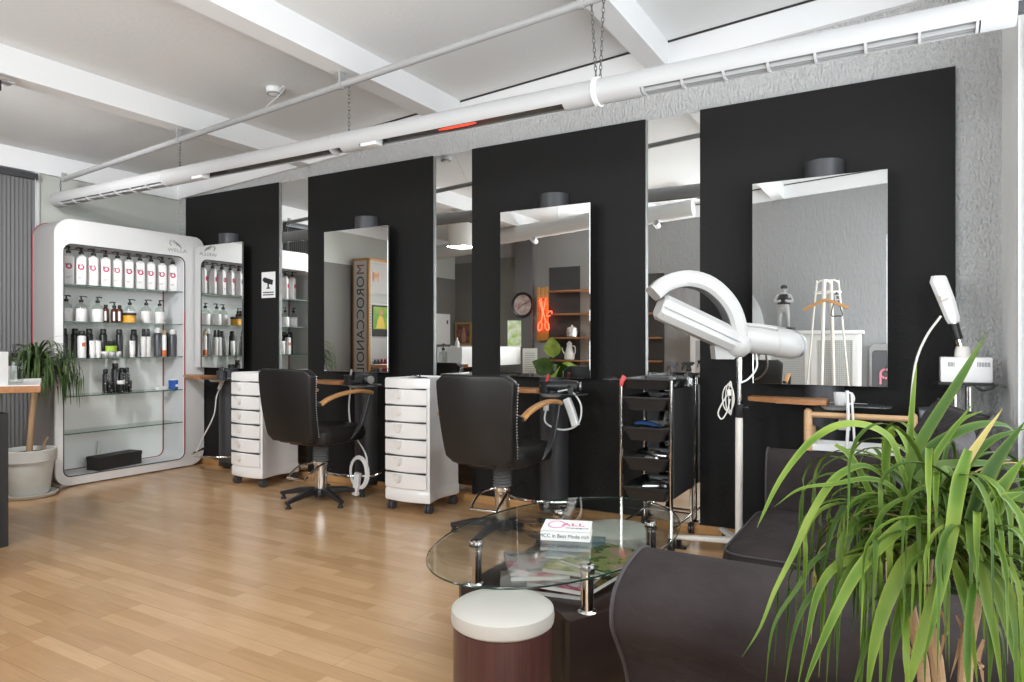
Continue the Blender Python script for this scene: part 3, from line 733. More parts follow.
# ================================================================== STYLING CHAIRS
def make_chair(label):
    t = thing('styling_chair', label, 'chair', (0, 0, 0), 0, 'black salon chairs')
    b = MB()
    b.lathe([(.055, .035), (.062, .05), (.060, .085), (.05, .10)], seg=20).build('base_hub', M_BLACKP, t, local=True)
    for k in range(5):
        a = R(196+72*k); c, s = math.cos(a), math.sin(a)
        l = MB().bar([(.03*c, .03*s, .078), (.18*c, .18*s, .072), (.33*c, .33*s, .045)], [.052, .042, .034], [.05, .04, .026], bev=.006)
        o = l.build('leg', M_BLACKP, t, local=True)
        MB().lathe([(.020, 0), (.022, .003), (.020, .014), (.014, .016), (.013, .034)], (.312*c, .312*s, 0), 14).build('glide', M_BLACKP, o, local=True)
    MB().lathe([(.047, .09), (.047, .285)], seg=24).lathe([(.052, .275), (.054, .28), (.054, .30), (.05, .305)], seg=24).build('gas_column', M_CHROME, t, local=True)
    bl = []
    for i in range(9):
        z = .30+i*.018; bl += [(.047, z), (.061, z+.009)]
    bl += [(.05, .462)]
    MB().lathe(bl, seg=24).build('bellows', mat('grey_rubber_bellows', (.16, .16, .16), .5), t, local=True)
    # pump lever: two bent chrome rods and a cross foot bar
    p = MB()
    for sx in (-1, 1):
        p.tube(bez([(sx*.05, -.02, .288), (sx*.085, -.12, .28), (sx*.09, -.2, .24), (sx*.085, -.25, .205)], 12), .008, 8)
    p.tube([(-.088, -.25, .205), (.088, -.25, .205)], .009, 8)
    p.build('pump_lever', M_CHROME, t, local=True)
    # seat
    s_ = MB()
    rings = []
    for z, g in ((.455, -.03), (.462, -.008), (.50, .004), (.545, 0), (.566, -.02), (.574, -.06)):
        rings.append([Vector((x, y, z+.012*math.cos(x*5)*(1 if z > .55 else 0)-.018*(y+.02)*(z > .5))) for x, y in rrect(-.25-g, .25+g, -.24-g, .27+g, .09, 6)])
    s_.loft(rings).build('seat', M_LEATHER, t, local=True)
    MB().box(-.16, .16, -.16, .16, .435, .462, .01).build('seat_plate', M_BLACKP, t, local=True)
    # back: thick padded shell, wider at the top, curved across and leaning back
    def bp(x, z, side):
        f = (z-.485)/.525
        y = -.262-.075*f+.035*math.cos(min(1, abs(x)/.26)*PI/2)*-1+.02*math.sin(f*PI)*-1
        return Vector((x, y+(.033 if side else -.033), z))
    nx, nz = 16, 14
    t0 = bmesh.new(); rows = {}
    for sd in (0, 1):
        for iz in range(nz+1):
            for ix in range(nx+1):
                fz = iz/nz; fx = ix/nx*2-1
                z = .485+.525*fz
                hw = .225+.038*fz
                # rounded corners
                r = .055; dz = min(z-.485, 1.01-z)
                if dz < r: hw -= r-math.sqrt(max(0, r*r-(r-dz)**2))
                rows[sd, iz, ix] = t0.verts.new(bp(hw*fx, z, sd))
    for sd in (0, 1):
        for iz in range(nz):
            for ix in range(nx):
                q = [rows[sd, iz, ix], rows[sd, iz, ix+1], rows[sd, iz+1, ix+1], rows[sd, iz+1, ix]]
                t0.faces.new(q if sd == 0 else q[::-1])
    per = [(0, i) for i in range(nx)]+[(j, nx) for j in range(nz)]+[(nz, nx-i) for i in range(nx)]+[(nz-j, 0) for j in range(nz)]
    for a, b2 in zip(per, per[1:]+per[:1]):
        t0.faces.new((rows[0, a[0], a[1]], rows[1, a[0], a[1]], rows[1, b2[0], b2[1]], rows[0, b2[0], b2[1]]))
    bmesh.ops.recalc_face_normals(t0, faces=t0.faces)
    ee = [e for e in t0.edges if len(e.link_faces) == 2 and e.calc_face_angle(0) > .9]
    bmesh.ops.bevel(t0, geom=ee, offset=.012, segments=3, profile=.6, affect='EDGES')
    mb = MB(); mb.merge(t0); back = mb.build('backrest', M_LEATHER, t, local=True, smooth=50)
    pp = [bp(0, 0, 0) for _ in ()]
    for sx in (-1, 1):
        st = MB()
        for k in range(26):
            z = .53+k*.0172; f = (z-.485)/.525
            q = bp(sx*(.226+.038*f), z, 1); st.lathe([(.002, -.004), (.0045, -.003), (.0045, .003), (.002, .004)], (q.x, q.y-.008, q.z), 8)
        st.build('stud_row', M_STEEL, back, local=True)
    MB().bar([(0, -.24, .47), (0, -.30, .50), (0, -.325, .60)], [.16, .14, .12], .014, up=(0, -1, .2)).build('back_bracket', M_BLACKP, t, local=True)
    for sx in (-1, 1):
        x = sx*.285
        a = MB().bar(bez([(x*.97, -.285, .765), (x, -.21, .80), (x*1.01, -.08, .826), (x*1.01, .08, .836), (x, .20, .824), (x*.99, .25, .812)], 18), .045, .026, bev=.008)
        a.build('armrest', M_BEECH, t, local=True)
        s2 = MB().bar(bez([(x*.99, .222, .806), (x*.98, .19, .70), (x*.94, .13, .56), (x*.8, .05, .475), (x*.5, .0, .455)], 14), .034, .022, up=(0, 1, .3), bev=.005)
        s2.build('arm_support', M_BLACKP, t, local=True)
        MB().bar([(x*.99, -.285, .762), (x*.82, -.268, .768)], .03, .028, up=(0, 0, 1)).build('arm_bracket', M_BLACKP, t, local=True)
    return t
ch = make_chair('black leather salon chair with wooden arms nearest the glass coffee table')
ch.location = (-2.205, 3.655, 0); ch.rotation_euler = (0, 0, R(4))
c2 = dup(ch, (-3.868, 3.74, 0), R(2), 'black leather salon chair with wooden arms, between the two white drawer trolleys')
# ================================================================== WHITE DRAWER TROLLEYS
def make_trolley(label):
    t = thing('drawer_trolley', label, 'trolley', (0, 0, 0), 0, 'white drawer trolleys')
    W, D = .19, .19
    def sec(g, zf=0):
        """footprint: bowed front, waisted sides"""
        o = []
        for i in range(13):                       # front, left to right, bowed out
            f = i/12; o.append((-W+2*W*f, -D-.028*math.sin(f*PI)))
        for i in range(1, 13):                    # right side with a waist
            f = i/12; o.append((W-.034*math.sin(f*PI)**1.5, -D+2*D*f))
        for i in range(1, 13): f = i/12; o.append((W-2*W*f, D))
        for i in range(1, 12): f = i/12; o.append((-W+.034*math.sin(f*PI)**1.5, D-2*D*f))
        return [(x*(1+g), y*(1+g)) for x, y in o]
    def V(g, z): return [Vector((x, y, z)) for x, y in sec(g)]
    MB().loft([V(-.06, .072), V(0, .078), V(.012, .09), V(.012, .145), V(0, .15), V(0, .155)]).build('plinth', M_WHITE, t, local=True)
    MB().loft([V(-.012, .152), V(-.012, .876)]).build('carcass', M_WHITE, t, local=True)
    MB().loft([V(.0, .874), V(.022, .88), (V(.022, .93)), V(.01, .945), V(-.03, .949), V(-.06, .938), V(-.08, .936)]).build('lid', M_WHITE, t, local=True)
    for k in range(6):
        z0 = .168+k*.1185; z1 = z0+.108
        def fr(off, z):
            o = []
            for i in range(15):
                f = i/14; x = -W*.985+2*W*.94*f; xx = -W+2*W*(x+W)/(2*W)
                o.append(Vector((x, -D-.028*math.sin((x+W)/(2*W)*PI)-off, z)))
            return o+[Vector((p.x, -D+.05, z)) for p in reversed(o)]
        d = MB().loft([fr(.004, z0), fr(.010, z0+.006), fr(.010, z1-.008), fr(.004, z1)])
        o = d.build('drawer', M_WHITE, t, local=True)
        # tongue-shaped pull
        h = MB(); rg = []
        for i in range(9):
            f = i/8; hw = .034*(1-f**2.4)**.5+.001; z = z1-.006-.062*f
            rg.append([Vector((-.052-hw, -D-.036, z)), Vector((-.052-hw*.65, -D-.052-.02*(1-f), z)), Vector((-.052+hw*.65, -D-.052-.02*(1-f), z)), Vector((-.052+hw, -D-.036, z))])
        h.loft(rg).build('pull', M_WHITE, o, local=True)
        MB().box(-W*.9, W*.86, -D-.026, -D+.04, z1+.0005, z1+.0085).build('finger_gap', M_BLACKM, o, local=True)
    for sx in (-1, 1):
        for sy in (-1, 1):
            c = MB(); x, y = sx*(W-.03), sy*(D-.03)
            for q in (-.014, .014):
                c.cyl((x+q-.009, y, .032), (x+q+.009, y, .032), .032, seg=18)
            c.build('caster', mat('grey_caster', (.06, .06, .07), .5), t, local=True)
            c2 = MB().box(x-.012, x+.012, y-.02, y+.02, .045, .076, .004); c2.build('caster_fork', M_BLACKM, [k for k in t.children][-1], local=True)
    return t
t1 = make_trolley('white six-drawer trolley between the two salon chairs, nearer the glass coffee table')
t1.location = (-3.085, 3.985, 0); t1.rotation_euler = (0, 0, R(3))
t2 = dup(t1, (-4.795, 4.0, 0), R(0), 'white six-drawer trolley beside the tall product cabinet')
def clip_(x, y, z, rz, label):
    t = thing('hair_clip', label, 'hair clip', (x, y, z), rz)
    MB().bar([(-.05, 0, .008), (-.01, 0, .012), (.05, .0, .006)], .016, .008).build('jaw', M_BLACKP, t, local=True)
    MB().bar([(-.05, 0, .03), (-.01, 0, .016), (.04, 0, .012)], .014, .007).box(-.015, -.003, -.006, .006, .006, .03).build('lever', M_BLACKP, t, local=True)
    return t
clip_(-3.02, 3.88, .937, R(40), 'black hair clip on the white trolley nearer the coffee table')
clip_(-4.78, 3.95, .937, R(-10), 'black hair clip on the white trolley beside the product cabinet')
tag(MB().prism(rrect(-2.995, -2.93, 4.0, 4.12, .01), .938, .946, 'z', .002).build('white_comb_tray', M_WHITEM), 'small white tray on the white trolley nearer the coffee table', 'tray')
# ================================================================== BLACK TRAY TROLLEY
BX0, BX1, BY0, BY1 = -1.495, -1.19, 3.855, 4.275
t = thing('tray_trolley', 'black salon trolley with chrome posts and four open trays', 'trolley', ((BX0+BX1)/2, (BY0+BY1)/2, 0))
for x in (BX0, BX1):
    for y in (BY0, BY1):
        MB().tube([(x, y, .07), (x, y, .985)], .0115, 12).build('post', M_CHROME, t)
        c = MB(); c.cyl((x-.016, y, .033), (x-.004, y, .033), .033, seg=18).cyl((x+.004, y, .033), (x+.016, y, .033), .033, seg=18).box(x-.004, x+.004, y-.012, y+.012, .03, .075)
        c.build('caster', M_BLACKP, t)
def tray(x0, x1, y0, y1, z, h, th=.006):
    m = MB(); r = .03
    o = rrect(x0, x1, y0, y1, r); o2 = rrect(x0+.03, x1-.03, y0+.02, y1-.02, r); i1 = rrect(x0+th, x1-th, y0+th, y1-th, r-.004); i2 = rrect(x0+.034, x1-.034, y0+.026, y1-.026, r-.004)
    vv = lambda p, q: [Vector((a, b, q)) for a, b in p]
    lip = rrect(x0-.008, x1+.008, y0-.008, y1+.008, r+.004)
    m.loft([vv(o2, z), vv(o, z+h*.8), vv(lip, z+h-.006), vv(lip, z+h), vv(i1, z+h), vv(i1, z+h*.8), vv(i2, z+.006)])
    return m
m = tray(BX0-.01, BX1+.01, BY0-.012, BY1+.012, .925, .062); m.build('top_tray', M_BLACKP, t)
MB().box(BX0-.13, BX0-.018, BY0+.02, BY0+.2, .972, .980, .002).cyl((BX0-.08, BY0+.1, .962), (BX0-.08, BY0+.1, .986), .03).build('side_flap', M_BLACKP, t)
for z in (.80, .622, .446, .272):
    tray(BX0+.014, BX1-.014, BY0-.02, BY1-.02, z, .08).build('tray', M_BLACKP, t)
MB().box(BX1+.0115, BX1+.016, BY0-.005, BY1+.005, .30, .93).box(BX1-.014, BX1-.0115, BY0, BY1, .28, .93).build('side_panel', M_BLACKM, t)
MB().box(BX0+.02, BX0+.10, BY1-.012, BY1-.006, .27, .93).build('rear_panel', M_BLACKM, t)
MB().tube([(BX0, BY1, .12), (BX1, BY1, .12)], .007, 8).tube([(BX0, BY0, .12), (BX0, BY1, .12)], .007, 8).tube([(BX1, BY0, .12), (BX1, BY1, .12)], .007, 8).build('lower_rail', M_CHROME, t)
def spray(x, y, z, rz, label, trig):
    t = thing('water_spray_bottle', label, 'spray bottle', (x, y, z), rz)
    MB().lathe([(.036, 0), (.040, .004), (.042, .05), (.036, .078), (.018, .10), (.014, .11)], seg=20).build('body', glass_mat('frosted_spray_bottle', (.70, .73, .72), refl=(.22, .6), rough=.15), t, local=True)
    h = MB(); h.lathe([(.016, .108), (.017, .11), (.017, .126), (.012, .13)], seg=14)
    h.bar([(-.035, 0, .165), (-.02, 0, .158), (.03, 0, .160), (.05, 0, .155)], .018, [.014, .026, .022, .016]).bar([(0, 0, .128), (.002, 0, .158)], .016, .02)
    h.build('spray_head', trig, t, local=True)
    MB().bar(bez([(.032, 0, .150), (.046, 0, .135), (.050, 0, .112)], 6), .012, .008, up=(1, 0, 0)).build('trigger', trig, t, local=True)
    t.scale = (.88, .88, .88)
    return t
p = at(673, 375, Y=3.97); spray(p.x, 3.97, .9325, R(160), 'clear water spray bottle on the black tray trolley, with grey head', mat('grey_trigger', (.10, .10, .11), .4))
p = at(689, 375, Y=4.10); spray(p.x, 4.10, .9325, R(170), 'clear water spray bottle on the black tray trolley, with black head', M_BLACKP)
tag(MB().bar([(BX0+.01, BY0-.025, .94), (BX0+.016, BY0-.024, .975), (BX0+.03, BY0-.02, 1.0)], [.018, .03, .034], .012, up=(0, 1, 0), bev=.003).build('red_clip', mat('red_plastic', (.5, .02, .015), .35)), 'red plastic clip hooked on the corner of the black tray trolley', 'clip')
# tools in the trays
def brush(x, y, z, az, L, label, col=M_BLACKP, kind='hair_brush'):
    t = thing(kind, label, 'hair brush', (x, y, z), az)
    MB().tube([(-L/2, 0, .014), (-L*.1, 0, .016), (0, 0, .016)], [.008, .010, .008], 10).build('handle', col, t, local=True)
    MB().tube([(0, 0, .018), (.02, 0, .018), (L/2-.01, 0, .018), (L/2, 0, .018)], [.012, .024, .024, .014], 12).build('bristle_barrel', M_STEEL if col == M_BLACKP else col, t, local=True)
    return t
rr = random.Random(5)
names = ['upper', 'second', 'third', 'lowest']
for k, z in enumerate((.80, .622, .446, .272)):
    for j in range(3):
        brush(-1.36+rr.uniform(-.06, .05), BY0+.07+.1*j, z+.012+(.035 if k > 1 else .02), R(rr.uniform(-40, 40)), .2, 'black handled round brush in the %s open tray of the black trolley, %s' % (names[k], ('front', 'middle', 'rear')[j]))
tag(MB().tube(bez([(-1.44, 3.93, .71), (-1.39, 3.95, .716), (-1.32, 3.93, .712), (-1.27, 3.95, .70)], 10), [.012, .018, .022, .022, .022, .022, .020, .018, .014, .01], 10, flat=.6).build('blue_cloth_roll', mat('blue_cloth', (.01, .05, .16), .8)), 'blue cloth roll in the second open tray of the black trolley', 'cloth')
bg = MB(); rg = []
for z, r in ((.69, .03), (.70, .045), (.74, .05), (.775, .042), (.80, .018), (.812, .024)):
    rg.append([Vector((-1.235+r*math.cos(a)*(1+.25*math.sin(3*a)), 3.90+r*.8*math.sin(a)*(1+.2*math.cos(4*a)), z)) for a in [2*PI*k/20 for k in range(20)]])
tag(bg.loft(rg).build('tied_plastic_bag', glass_mat('cloudy_plastic', (.82, .80, .74), rough=.25)), 'small clear plastic bag tied shut on the black trolley tray', 'bag')
# ================================================================== HAIR PROCESSOR
PX, PY = -.842, 4.0
t = thing('hair_processor', 'white hair processor on a pole with curved heating arms', 'hair processor', (PX, PY, 0))
MB().tube([(PX, PY, .06), (PX, PY, .80)], .021, 18).build('lower_pole', M_CREAM, t)
MB().tube([(PX, PY, .80), (PX, PY, 1.20)], .0155, 18).build('upper_pole', M_CHROME, t)
MB().lathe([(.026, .775), (.028, .78), (.028, .845), (.024, .85)], (PX, PY, 0), 20).cyl((PX, PY, .83), (PX+.05, PY-.01, .832), .007).cyl((PX+.045, PY-.01, .832), (PX+.06, PY-.012, .832), .014).build('height_clamp', M_BLACKP, t)
MB().lathe([(.05, .03), (.06, .04), (.055, .08), (.03, .10)], (PX, PY, 0), 20).build('base_hub', M_CREAM, t)
M_PROC = mat('processor_white', (.52, .515, .50), .38)
tips = [(-1.225, 3.915), (-1.0, 4.24), (-.58, 4.2), (-.80, 3.62)]
for i, (x, y) in enumerate(tips):
    v = Vector((x-PX, y-PY, 0)); n = v.normalized()
    o = MB().bar([(PX+n.x*.03, PY+n.y*.03, .072), (PX+v.x*.5, PY+v.y*.5, .068), (x, y, .062)], [.055, .046, .036], [.032, .026, .02], bev=.006).build('foot_arm', M_CREAM, t)
    q = Vector((x, y, 0))-n*.06
    MB().box(q.x-.012, q.x+.012, q.y-.012, q.y+.012, .012, .056).prism(rrect(q.x-.042, q.x+.042, q.y-.02, q.y+.02, .008), 0, .014, 'z').build('foot_pad', M_BLACKP, o)
# head: capsule body across the pole, axis turned along the picture's right
ax = Vector((CS, SN, 0)).normalized()           # along the head
perp = Vector((-SN, CS, 0))
hc = Vector((PX, PY-.03, 1.232))
def hp(a, b, z): return hc+ax*a+perp*b+Vector((0, 0, z))
tilt = -.14
h = MB(); rg = []
for a, r in ((-.09, .03), (-.085, .055), (-.06, .075), (-.0, .083), (.10, .084), (.19, .080), (.205, .078)):
    rg.append([hp(a, r*1.0*math.cos(q), a*tilt+r*math.sin(q)) for q in [2*PI*k/28 for k in range(28)]])
h.loft(rg); hd = h.build('motor_housing', M_PROC, t)
h = MB(); rg = []
for a, r in ((.205, .079), (.215, .084), (.30, .083), (.335, .070), (.352, .045), (.357, .015)):
    rg.append([hp(a, r*math.cos(q), a*tilt+r*math.sin(q)) for q in [2*PI*k/28 for k in range(28)]])
h.loft(rg).build('end_cap', M_PROC, t)
MB().bar([hp(-.03, -.02, .070), hp(.10, -.02, .076+.1*tilt), hp(.20, -.02, .074+.2*tilt)], .09, .022, bev=.008).build('top_cover', M_PROC, t)
MB().loft([[hp(a, b, -.05+k*-.10) for a, b in ((-.15+k*.01, -.06), (-.15+k*.01, .03), (.02-k*.08, .03), (.02-k*.08, -.06))] for k in (0, .75)]).build('swivel_bracket', mat('bracket_grey_white', (.40, .395, .38), .45), t)
# lower straight arm
d_ = 3.83
A0 = at(659, 306, d=d_-.10); A1 = at(742, 345, d=d_)
rd = (A1-A0)
arm = MB(); up_ = Vector((0, 0, 1))
arm.bar([A0, A0+rd*.03, A0+rd*.5, A0+rd*.86, A0+rd*1.0], [.10, .12, .14, .14, .10], [.12, .14, .135, .13, .10], up=(0, 0, 1), bev=.03)
MB().lathe([(.0, -.082), (.035, -.076), (.062, -.054), (.078, -.022), (.080, .0), (.078, .022), (.062, .054), (.035, .076), (.0, .082)], tuple(A1-rd*.06+Vector((0, 0, -.004))), 28, cap0=False, cap1=False).build('ball_joint', M_PROC, t)
lo = arm.build('lower_heating_arm', M_PROC, t)
nrm = (-perp*.072)
MB().bar([A0+rd*.03+nrm, A0+rd*.95+nrm*1.06], .006, .004, up=(0, 0, 1)).build('seam_line', M_SIDEG, lo)
def arc_arm(name, pts, w, th, ups=None):
    m = MB(); P = bez(pts, 28); n = len(P)
    # blade section: wide across the view, thinner radially
    rings = []
    for i, p in enumerate(P):
        tt = (P[min(i+1, n-1)]-P[max(i-1, 0)]).normalized()
        b = perp-tt*perp.dot(tt); b.normalize(); a = tt.cross(b)
        f = i/(n-1); hw = w*(.85+.15*f)/2; hh = th/2
        q = .35
        q = .55
        rings.append([p+b*x*hw+a*y*hh for x, y in ((-1, -q), (-1, q), (-.8, 1), (.8, 1), (1, q), (1, -q), (.8, -1), (-.8, -1))])
    o = m.loft(rings).build(name, M_PROC, t)
    mid = (P[0]+P[-1])/2
    g = MB(); rg2 = []
    for i, p in enumerate(P[1:-2]):
        tt = (P[i+2]-P[i]).normalized(); b = (perp-tt*perp.dot(tt)).normalized()
        n_ = mid-p; n_ = n_-tt*n_.dot(tt)-b*n_.dot(b); n_.normalize()
        f = i/n; hw = w*(.85+.15*f)/2*.80
        c_ = p+n_*(th/2)
        rg2.append([c_-b*hw-n_*.002, c_-b*hw+n_*.0025, c_+b*hw+n_*.0025, c_+b*hw-n_*.002])
    g.loft(rg2).build('heater_grille', mat('heater_grille_grey', (.20, .20, .20), .5, bump=(160, 1.0, .006)), o)
    return o
U = lambda u, v, d: at(u, v, d=d)
arc_arm('upper_heating_arm', [U(653, 294, 3.73), U(665, 284, 3.74), U(686, 279, 3.76), U(708, 285, 3.78), U(726, 302, 3.80), U(735, 322, 3.82), U(738, 346, 3.84)], .15, .085)
t_ = MB().tube(bez([hp(.10, 0, -.08), hp(.10, -.02, -.17), hp(.05, -.03, -.235), hp(.0, -.03, -.26)], 14), .0055, 8)
t_.build('feed_cable', M_WHITEM, t)
cb = MB()
for k in range(3):
    w_ = .010+.011*k
    cb.tube([(PX-.040+w_*math.cos(2*PI*q/20)-.004*k, PY-.035-.009*k, .885+(.095-.010*k)*math.sin(2*PI*q/20)) for q in range(20)], .0032, 6, loop=True)
cb.tube(bez([(PX-.035, PY-.04, .93), (PX-.075, PY-.045, .87), (PX-.105, PY-.05, .80), (PX-.085, PY-.05, .765), (PX-.055, PY-.05, .81), (PX-.04, PY-.045, .88)], 30), .0042, 6)
tag(cb.box(PX-.052, PX-.030, PY-.07, PY-.05, .90, .935, .004).build('coiled_cable', M_CREAM), 'coiled cream cable hanging on the hair processor pole', 'cable')
# ================================================================== FACIAL STEAMER ON GLASS STAND
SYc = 4.08
SXc = at(965, 370, Y=SYc).x
t = thing('steamer', 'white steamer box with angled nozzle standing by the window wall', 'steamer', (SXc, SYc, 1.0))
MB().box(SXc-.107, SXc+.107, SYc-.09, SYc+.09, 1.004, 1.128, .008).build('housing', M_WHITE, t)
MB().box(SXc-.115, SXc+.115, SYc-.095, SYc+.095, .992, 1.004, .002).build('rubber_base', M_BLACKM, t)
v = MB()
for sx, n0 in ((-.075, 5), (.045, 9)):
    for i in range(n0): v.box(SXc+sx+i*.006, SXc+sx+i*.006+.0025, SYc-.0915, SYc-.0895, 1.082, 1.104)
v.build('vent_slots', M_GREY, t)
n0 = Vector((SXc-.01, SYc, 1.125)); n1 = at(975, 345, Y=SYc); n2 = at(953, 320, Y=SYc); n3 = at(938, 276, Y=SYc)
MB().lathe([(.035, 0), (.034, .03), (.028, .055)], (n0.x, n0.y, 1.125), 20).build('socket', M_CREAM, t)
n1 = Vector((n0.x-.005, SYc, 1.165))
MB().tube([n1, n2], [.020, .018], 16).build('neck_tube', M_CHROME, t)
q = (n2-n1).normalized()
MB().tube([n2-q*.10, n2-q*.02], .0205, 16).build('black_sleeve', M_BLACKP, t)
MB().bar([n2-q*.015, n2+q*.01, n2+(n3-n2)*.45, n3-Vector((0, 0, .02)), n3], [.05, .062, .072, .076, .06], [.05, .062, .068, .066, .05], up=(0, 1, 0), bev=.014).build('nozzle_head', M_WHITE, t)
MB().cyl(n2+(n3-n2)*.52+Vector((-.0, -.028, -.0)), n2+(n3-n2)*.52+Vector((-.028, -.05, -.01)), .02, .016).build('nozzle_tip', M_CREAM, t)
t = thing('steamer_stand', 'chrome column stand with a glass shelf under the white steamer', 'stand', (SXc, SYc, 0))
MB().prism(rrect(SXc-.16, SXc+.16, SYc-.13, SYc+.13, .02), .984, .992, 'z').build('glass_shelf', M_GLASS, t)
MB().tube([(SXc-.045, SYc, .03), (SXc-.045, SYc, .984)], .028, 18).tube([(SXc+.02, SYc+.02, .03), (SXc+.02, SYc+.02, .984)], .018, 16).build('column', M_CHROME, t)
MB().lathe([(.095, 0), (.10, .006), (.095, .022), (.05, .032)], (SXc-.01, SYc, 0), 28).build('foot_plate', M_CHROME, t)
tag(MB().tube(bez([(SXc+.03, SYc-.08, .996), (SXc+.06, SYc-.14, .972), (SXc+.10, SYc-.145, .985), (SXc+.12, SYc-.12, .998)], 12), .006, 8).build('steamer_cable', M_BLACKP), 'short black cable looping over the glass shelf edge', 'cable')
# bin with translucent grey lid behind the sofa
t = thing('storage_bin', 'black storage bin with grey lid between the stand and wooden cart', 'bin', (.08, 4.09, 0))
MB().prism(rrect(.042, .118, 3.99, 4.20, .015), 0, .80, 'z', .01).build('bin_body', M_BLACKM, t)
MB().prism(rrect(.037, .123, 3.985, 4.205, .015), .80, .86, 'z', .01).build('lid', mat('grey_lid', (.16, .17, .19), .35), t)
for o in [x for x in C.objects if x.name.startswith('storage_bin')]: pass
# ================================================================== WOODEN CART
t = thing('serving_cart', 'light wooden serving cart with a white tray behind the sofa', 'cart', (-.235, 4.02, 0))
x0, x1, y0, y1 = -.475, .0, 3.965, 4.14
x1 = .010
for x in (x0, x1):
    for y in (y0, y1):
        top = .845 if y == y0 else .74
        MB().lathe([(.021, .0), (.0215, .004), (.0215, top-.022), (.019, top-.008), (.010, top), (.002, top+.002)], (x, y, 0), 18).build('post', M_BEECHL, t)
MB().tube([(x0, y0, .815), (x1, y0, .815)], .0155, 14).build('handle_bar', M_BEECHL, t)
for z in (.625, .28):
    tr = MB().prism(rrect(x0+.012, x1-.012, y0-.005, y1+.005, .015), z, z+.012, 'z')
    tr.ring(rrect(x0+.012, x1-.012, y0-.005, y1+.005, .015), rrect(x0+.020, x1-.020, y0+.003, y1-.003, .012), z+.012, z+.035, 'z')
    tr.build('tray', M_WHITEM, t)
# ================================================================== TOOLS AND CABLES AT THE STATIONS
def dryer(x, y, z, rz, label):
    t = thing('hair_dryer', label, 'hair dryer', (x, y, z), rz)
    MB().tube([(-.10, 0, .045), (-.09, 0, .045), (-.02, 0, .045), (.06, 0, .045), (.11, 0, .045)], [.028, .038, .043, .034, .026], 18).build('barrel', M_BLACKP, t, local=True)
    MB().tube([(.11, 0, .045), (.13, 0, .045), (.155, 0, .045)], [.024, .020, .030], 16, flat=.45).build('nozzle', M_BLACKM, t, local=True)
    MB().tube(bez([(-.03, 0, .04), (-.05, .06, .028), (-.06, .14, .024)], 8), [.022]*5+[.019]*4, 12).build('handle', M_BLACKP, t, local=True)
    MB().lathe([(.026, 0), (.030, .003), (.03, .012)], seg=16, M=Matrix.Translation((-.105, 0, .045)) @ Matrix.Rotation(-PI/2, 4, 'Y')).build('rear_grille', M_STEEL, t, local=True)
    return t
dryer(SX[1]+.22, 4.03, .868, R(160), 'black hair dryer on the glass tray between the white trolleys')
dryer(SX[2]+.22, 4.03, .868, R(200), 'black hair dryer on the glass tray nearer the coffee table')
def holder(x, y, z, label, red=False):
    t = thing('tool_holder', label, 'holder', (x, y, z))
    MB().lathe([(.03, 0), (.036, .005), (.042, .07), (.044, .075), (.038, .075), (.030, .01)], seg=20, cap1=False).build('cup', M_BLACKP, t, local=True)
    MB().tube([(0, 0, .02), (.02, .01, .12)], [.008, .010], 10).build('comb_handle', mat('red_plastic', (.5, .02, .015), .35) if red else M_STEEL, t, local=True)
    return t
p = at(222, 382, Y=4.03)
t = thing('small_dark_pot', 'small dark pot on the ledge of the station beside product cabinet', 'pot', (p.x, 4.03, .8935 if p.x < SX[0]+.05 else .8685))
MB().lathe([(.04, 0), (.044, .004), (.046, .07), (.048, .075), (.042, .075), (.038, .01)], seg=20, cap1=False).build('cup', M_GREY, t, local=True)
MB().lathe([(.0, .05), (.016, .05), (.018, .09), (.012, .11)], seg=12, cap0=False).build('stopper', M_BLACKP, t, local=True)
p = at(556, 388, Y=4.0); holder(SX[2]+.10, 4.0, .8685, 'black tool cup with red comb handle on the tray nearer coffee table', True)
p = at(352, 380, Y=4.0); holder(SX[1]+.11, 3.985, .8685, 'black tool cup on the tray between the white trolleys')
# station by the cabinet: white plug and cable
k = SX[0]+.035
cb = MB().tube(bez([(k+.01, 4.18, .80), (k+.015, 4.12, .70), (k-.0, 4.10, .52), (k-.12, 4.08, .32), (k-.2, 4.06, .17)], 24), .006, 8)
o = thing('white_cable', 'white plugged cable hanging down the column beside the product cabinet', 'cable', (k, 4.12, .17))
cb.build('lead', M_WHITEM, o); MB().bar([(k+.012, 4.19, .84), (k+.01, 4.165, .80), (k+.01, 4.15, .76)], .03, .032, bev=.008).build('plug', M_WHITEM, o)
# between the trolleys: cable running down to a coil with a power strip
k = SX[1]+.035
o = thing('coiled_extension_lead', 'coiled white extension lead hanging low beside the farther salon chair', 'cable', (k+.22, 3.98, .02))
cb = MB().tube(bez([(k+.02, 4.06, .86), (k+.03, 4.03, .66), (k+.10, 4.0, .50), (k+.26, 3.97, .34), (k+.28, 3.97, .20)], 24), .0065, 8)
for q in range(4): cb.tube([(k+.19+(.075+.008*q)*math.cos(2*PI*i/20), 3.965+.004*q, .19+(.11+.006*q)*math.sin(2*PI*i/20)) for i in range(20)], .0055, 6, loop=True)
cb.build('lead', M_WHITEM, o)
MB().bar([(k+.17, 3.955, .02), (k+.20, 3.95, .19)], .05, .04, up=(0, 1, 0), bev=.006).build('socket_block', M_WHITEM, o)
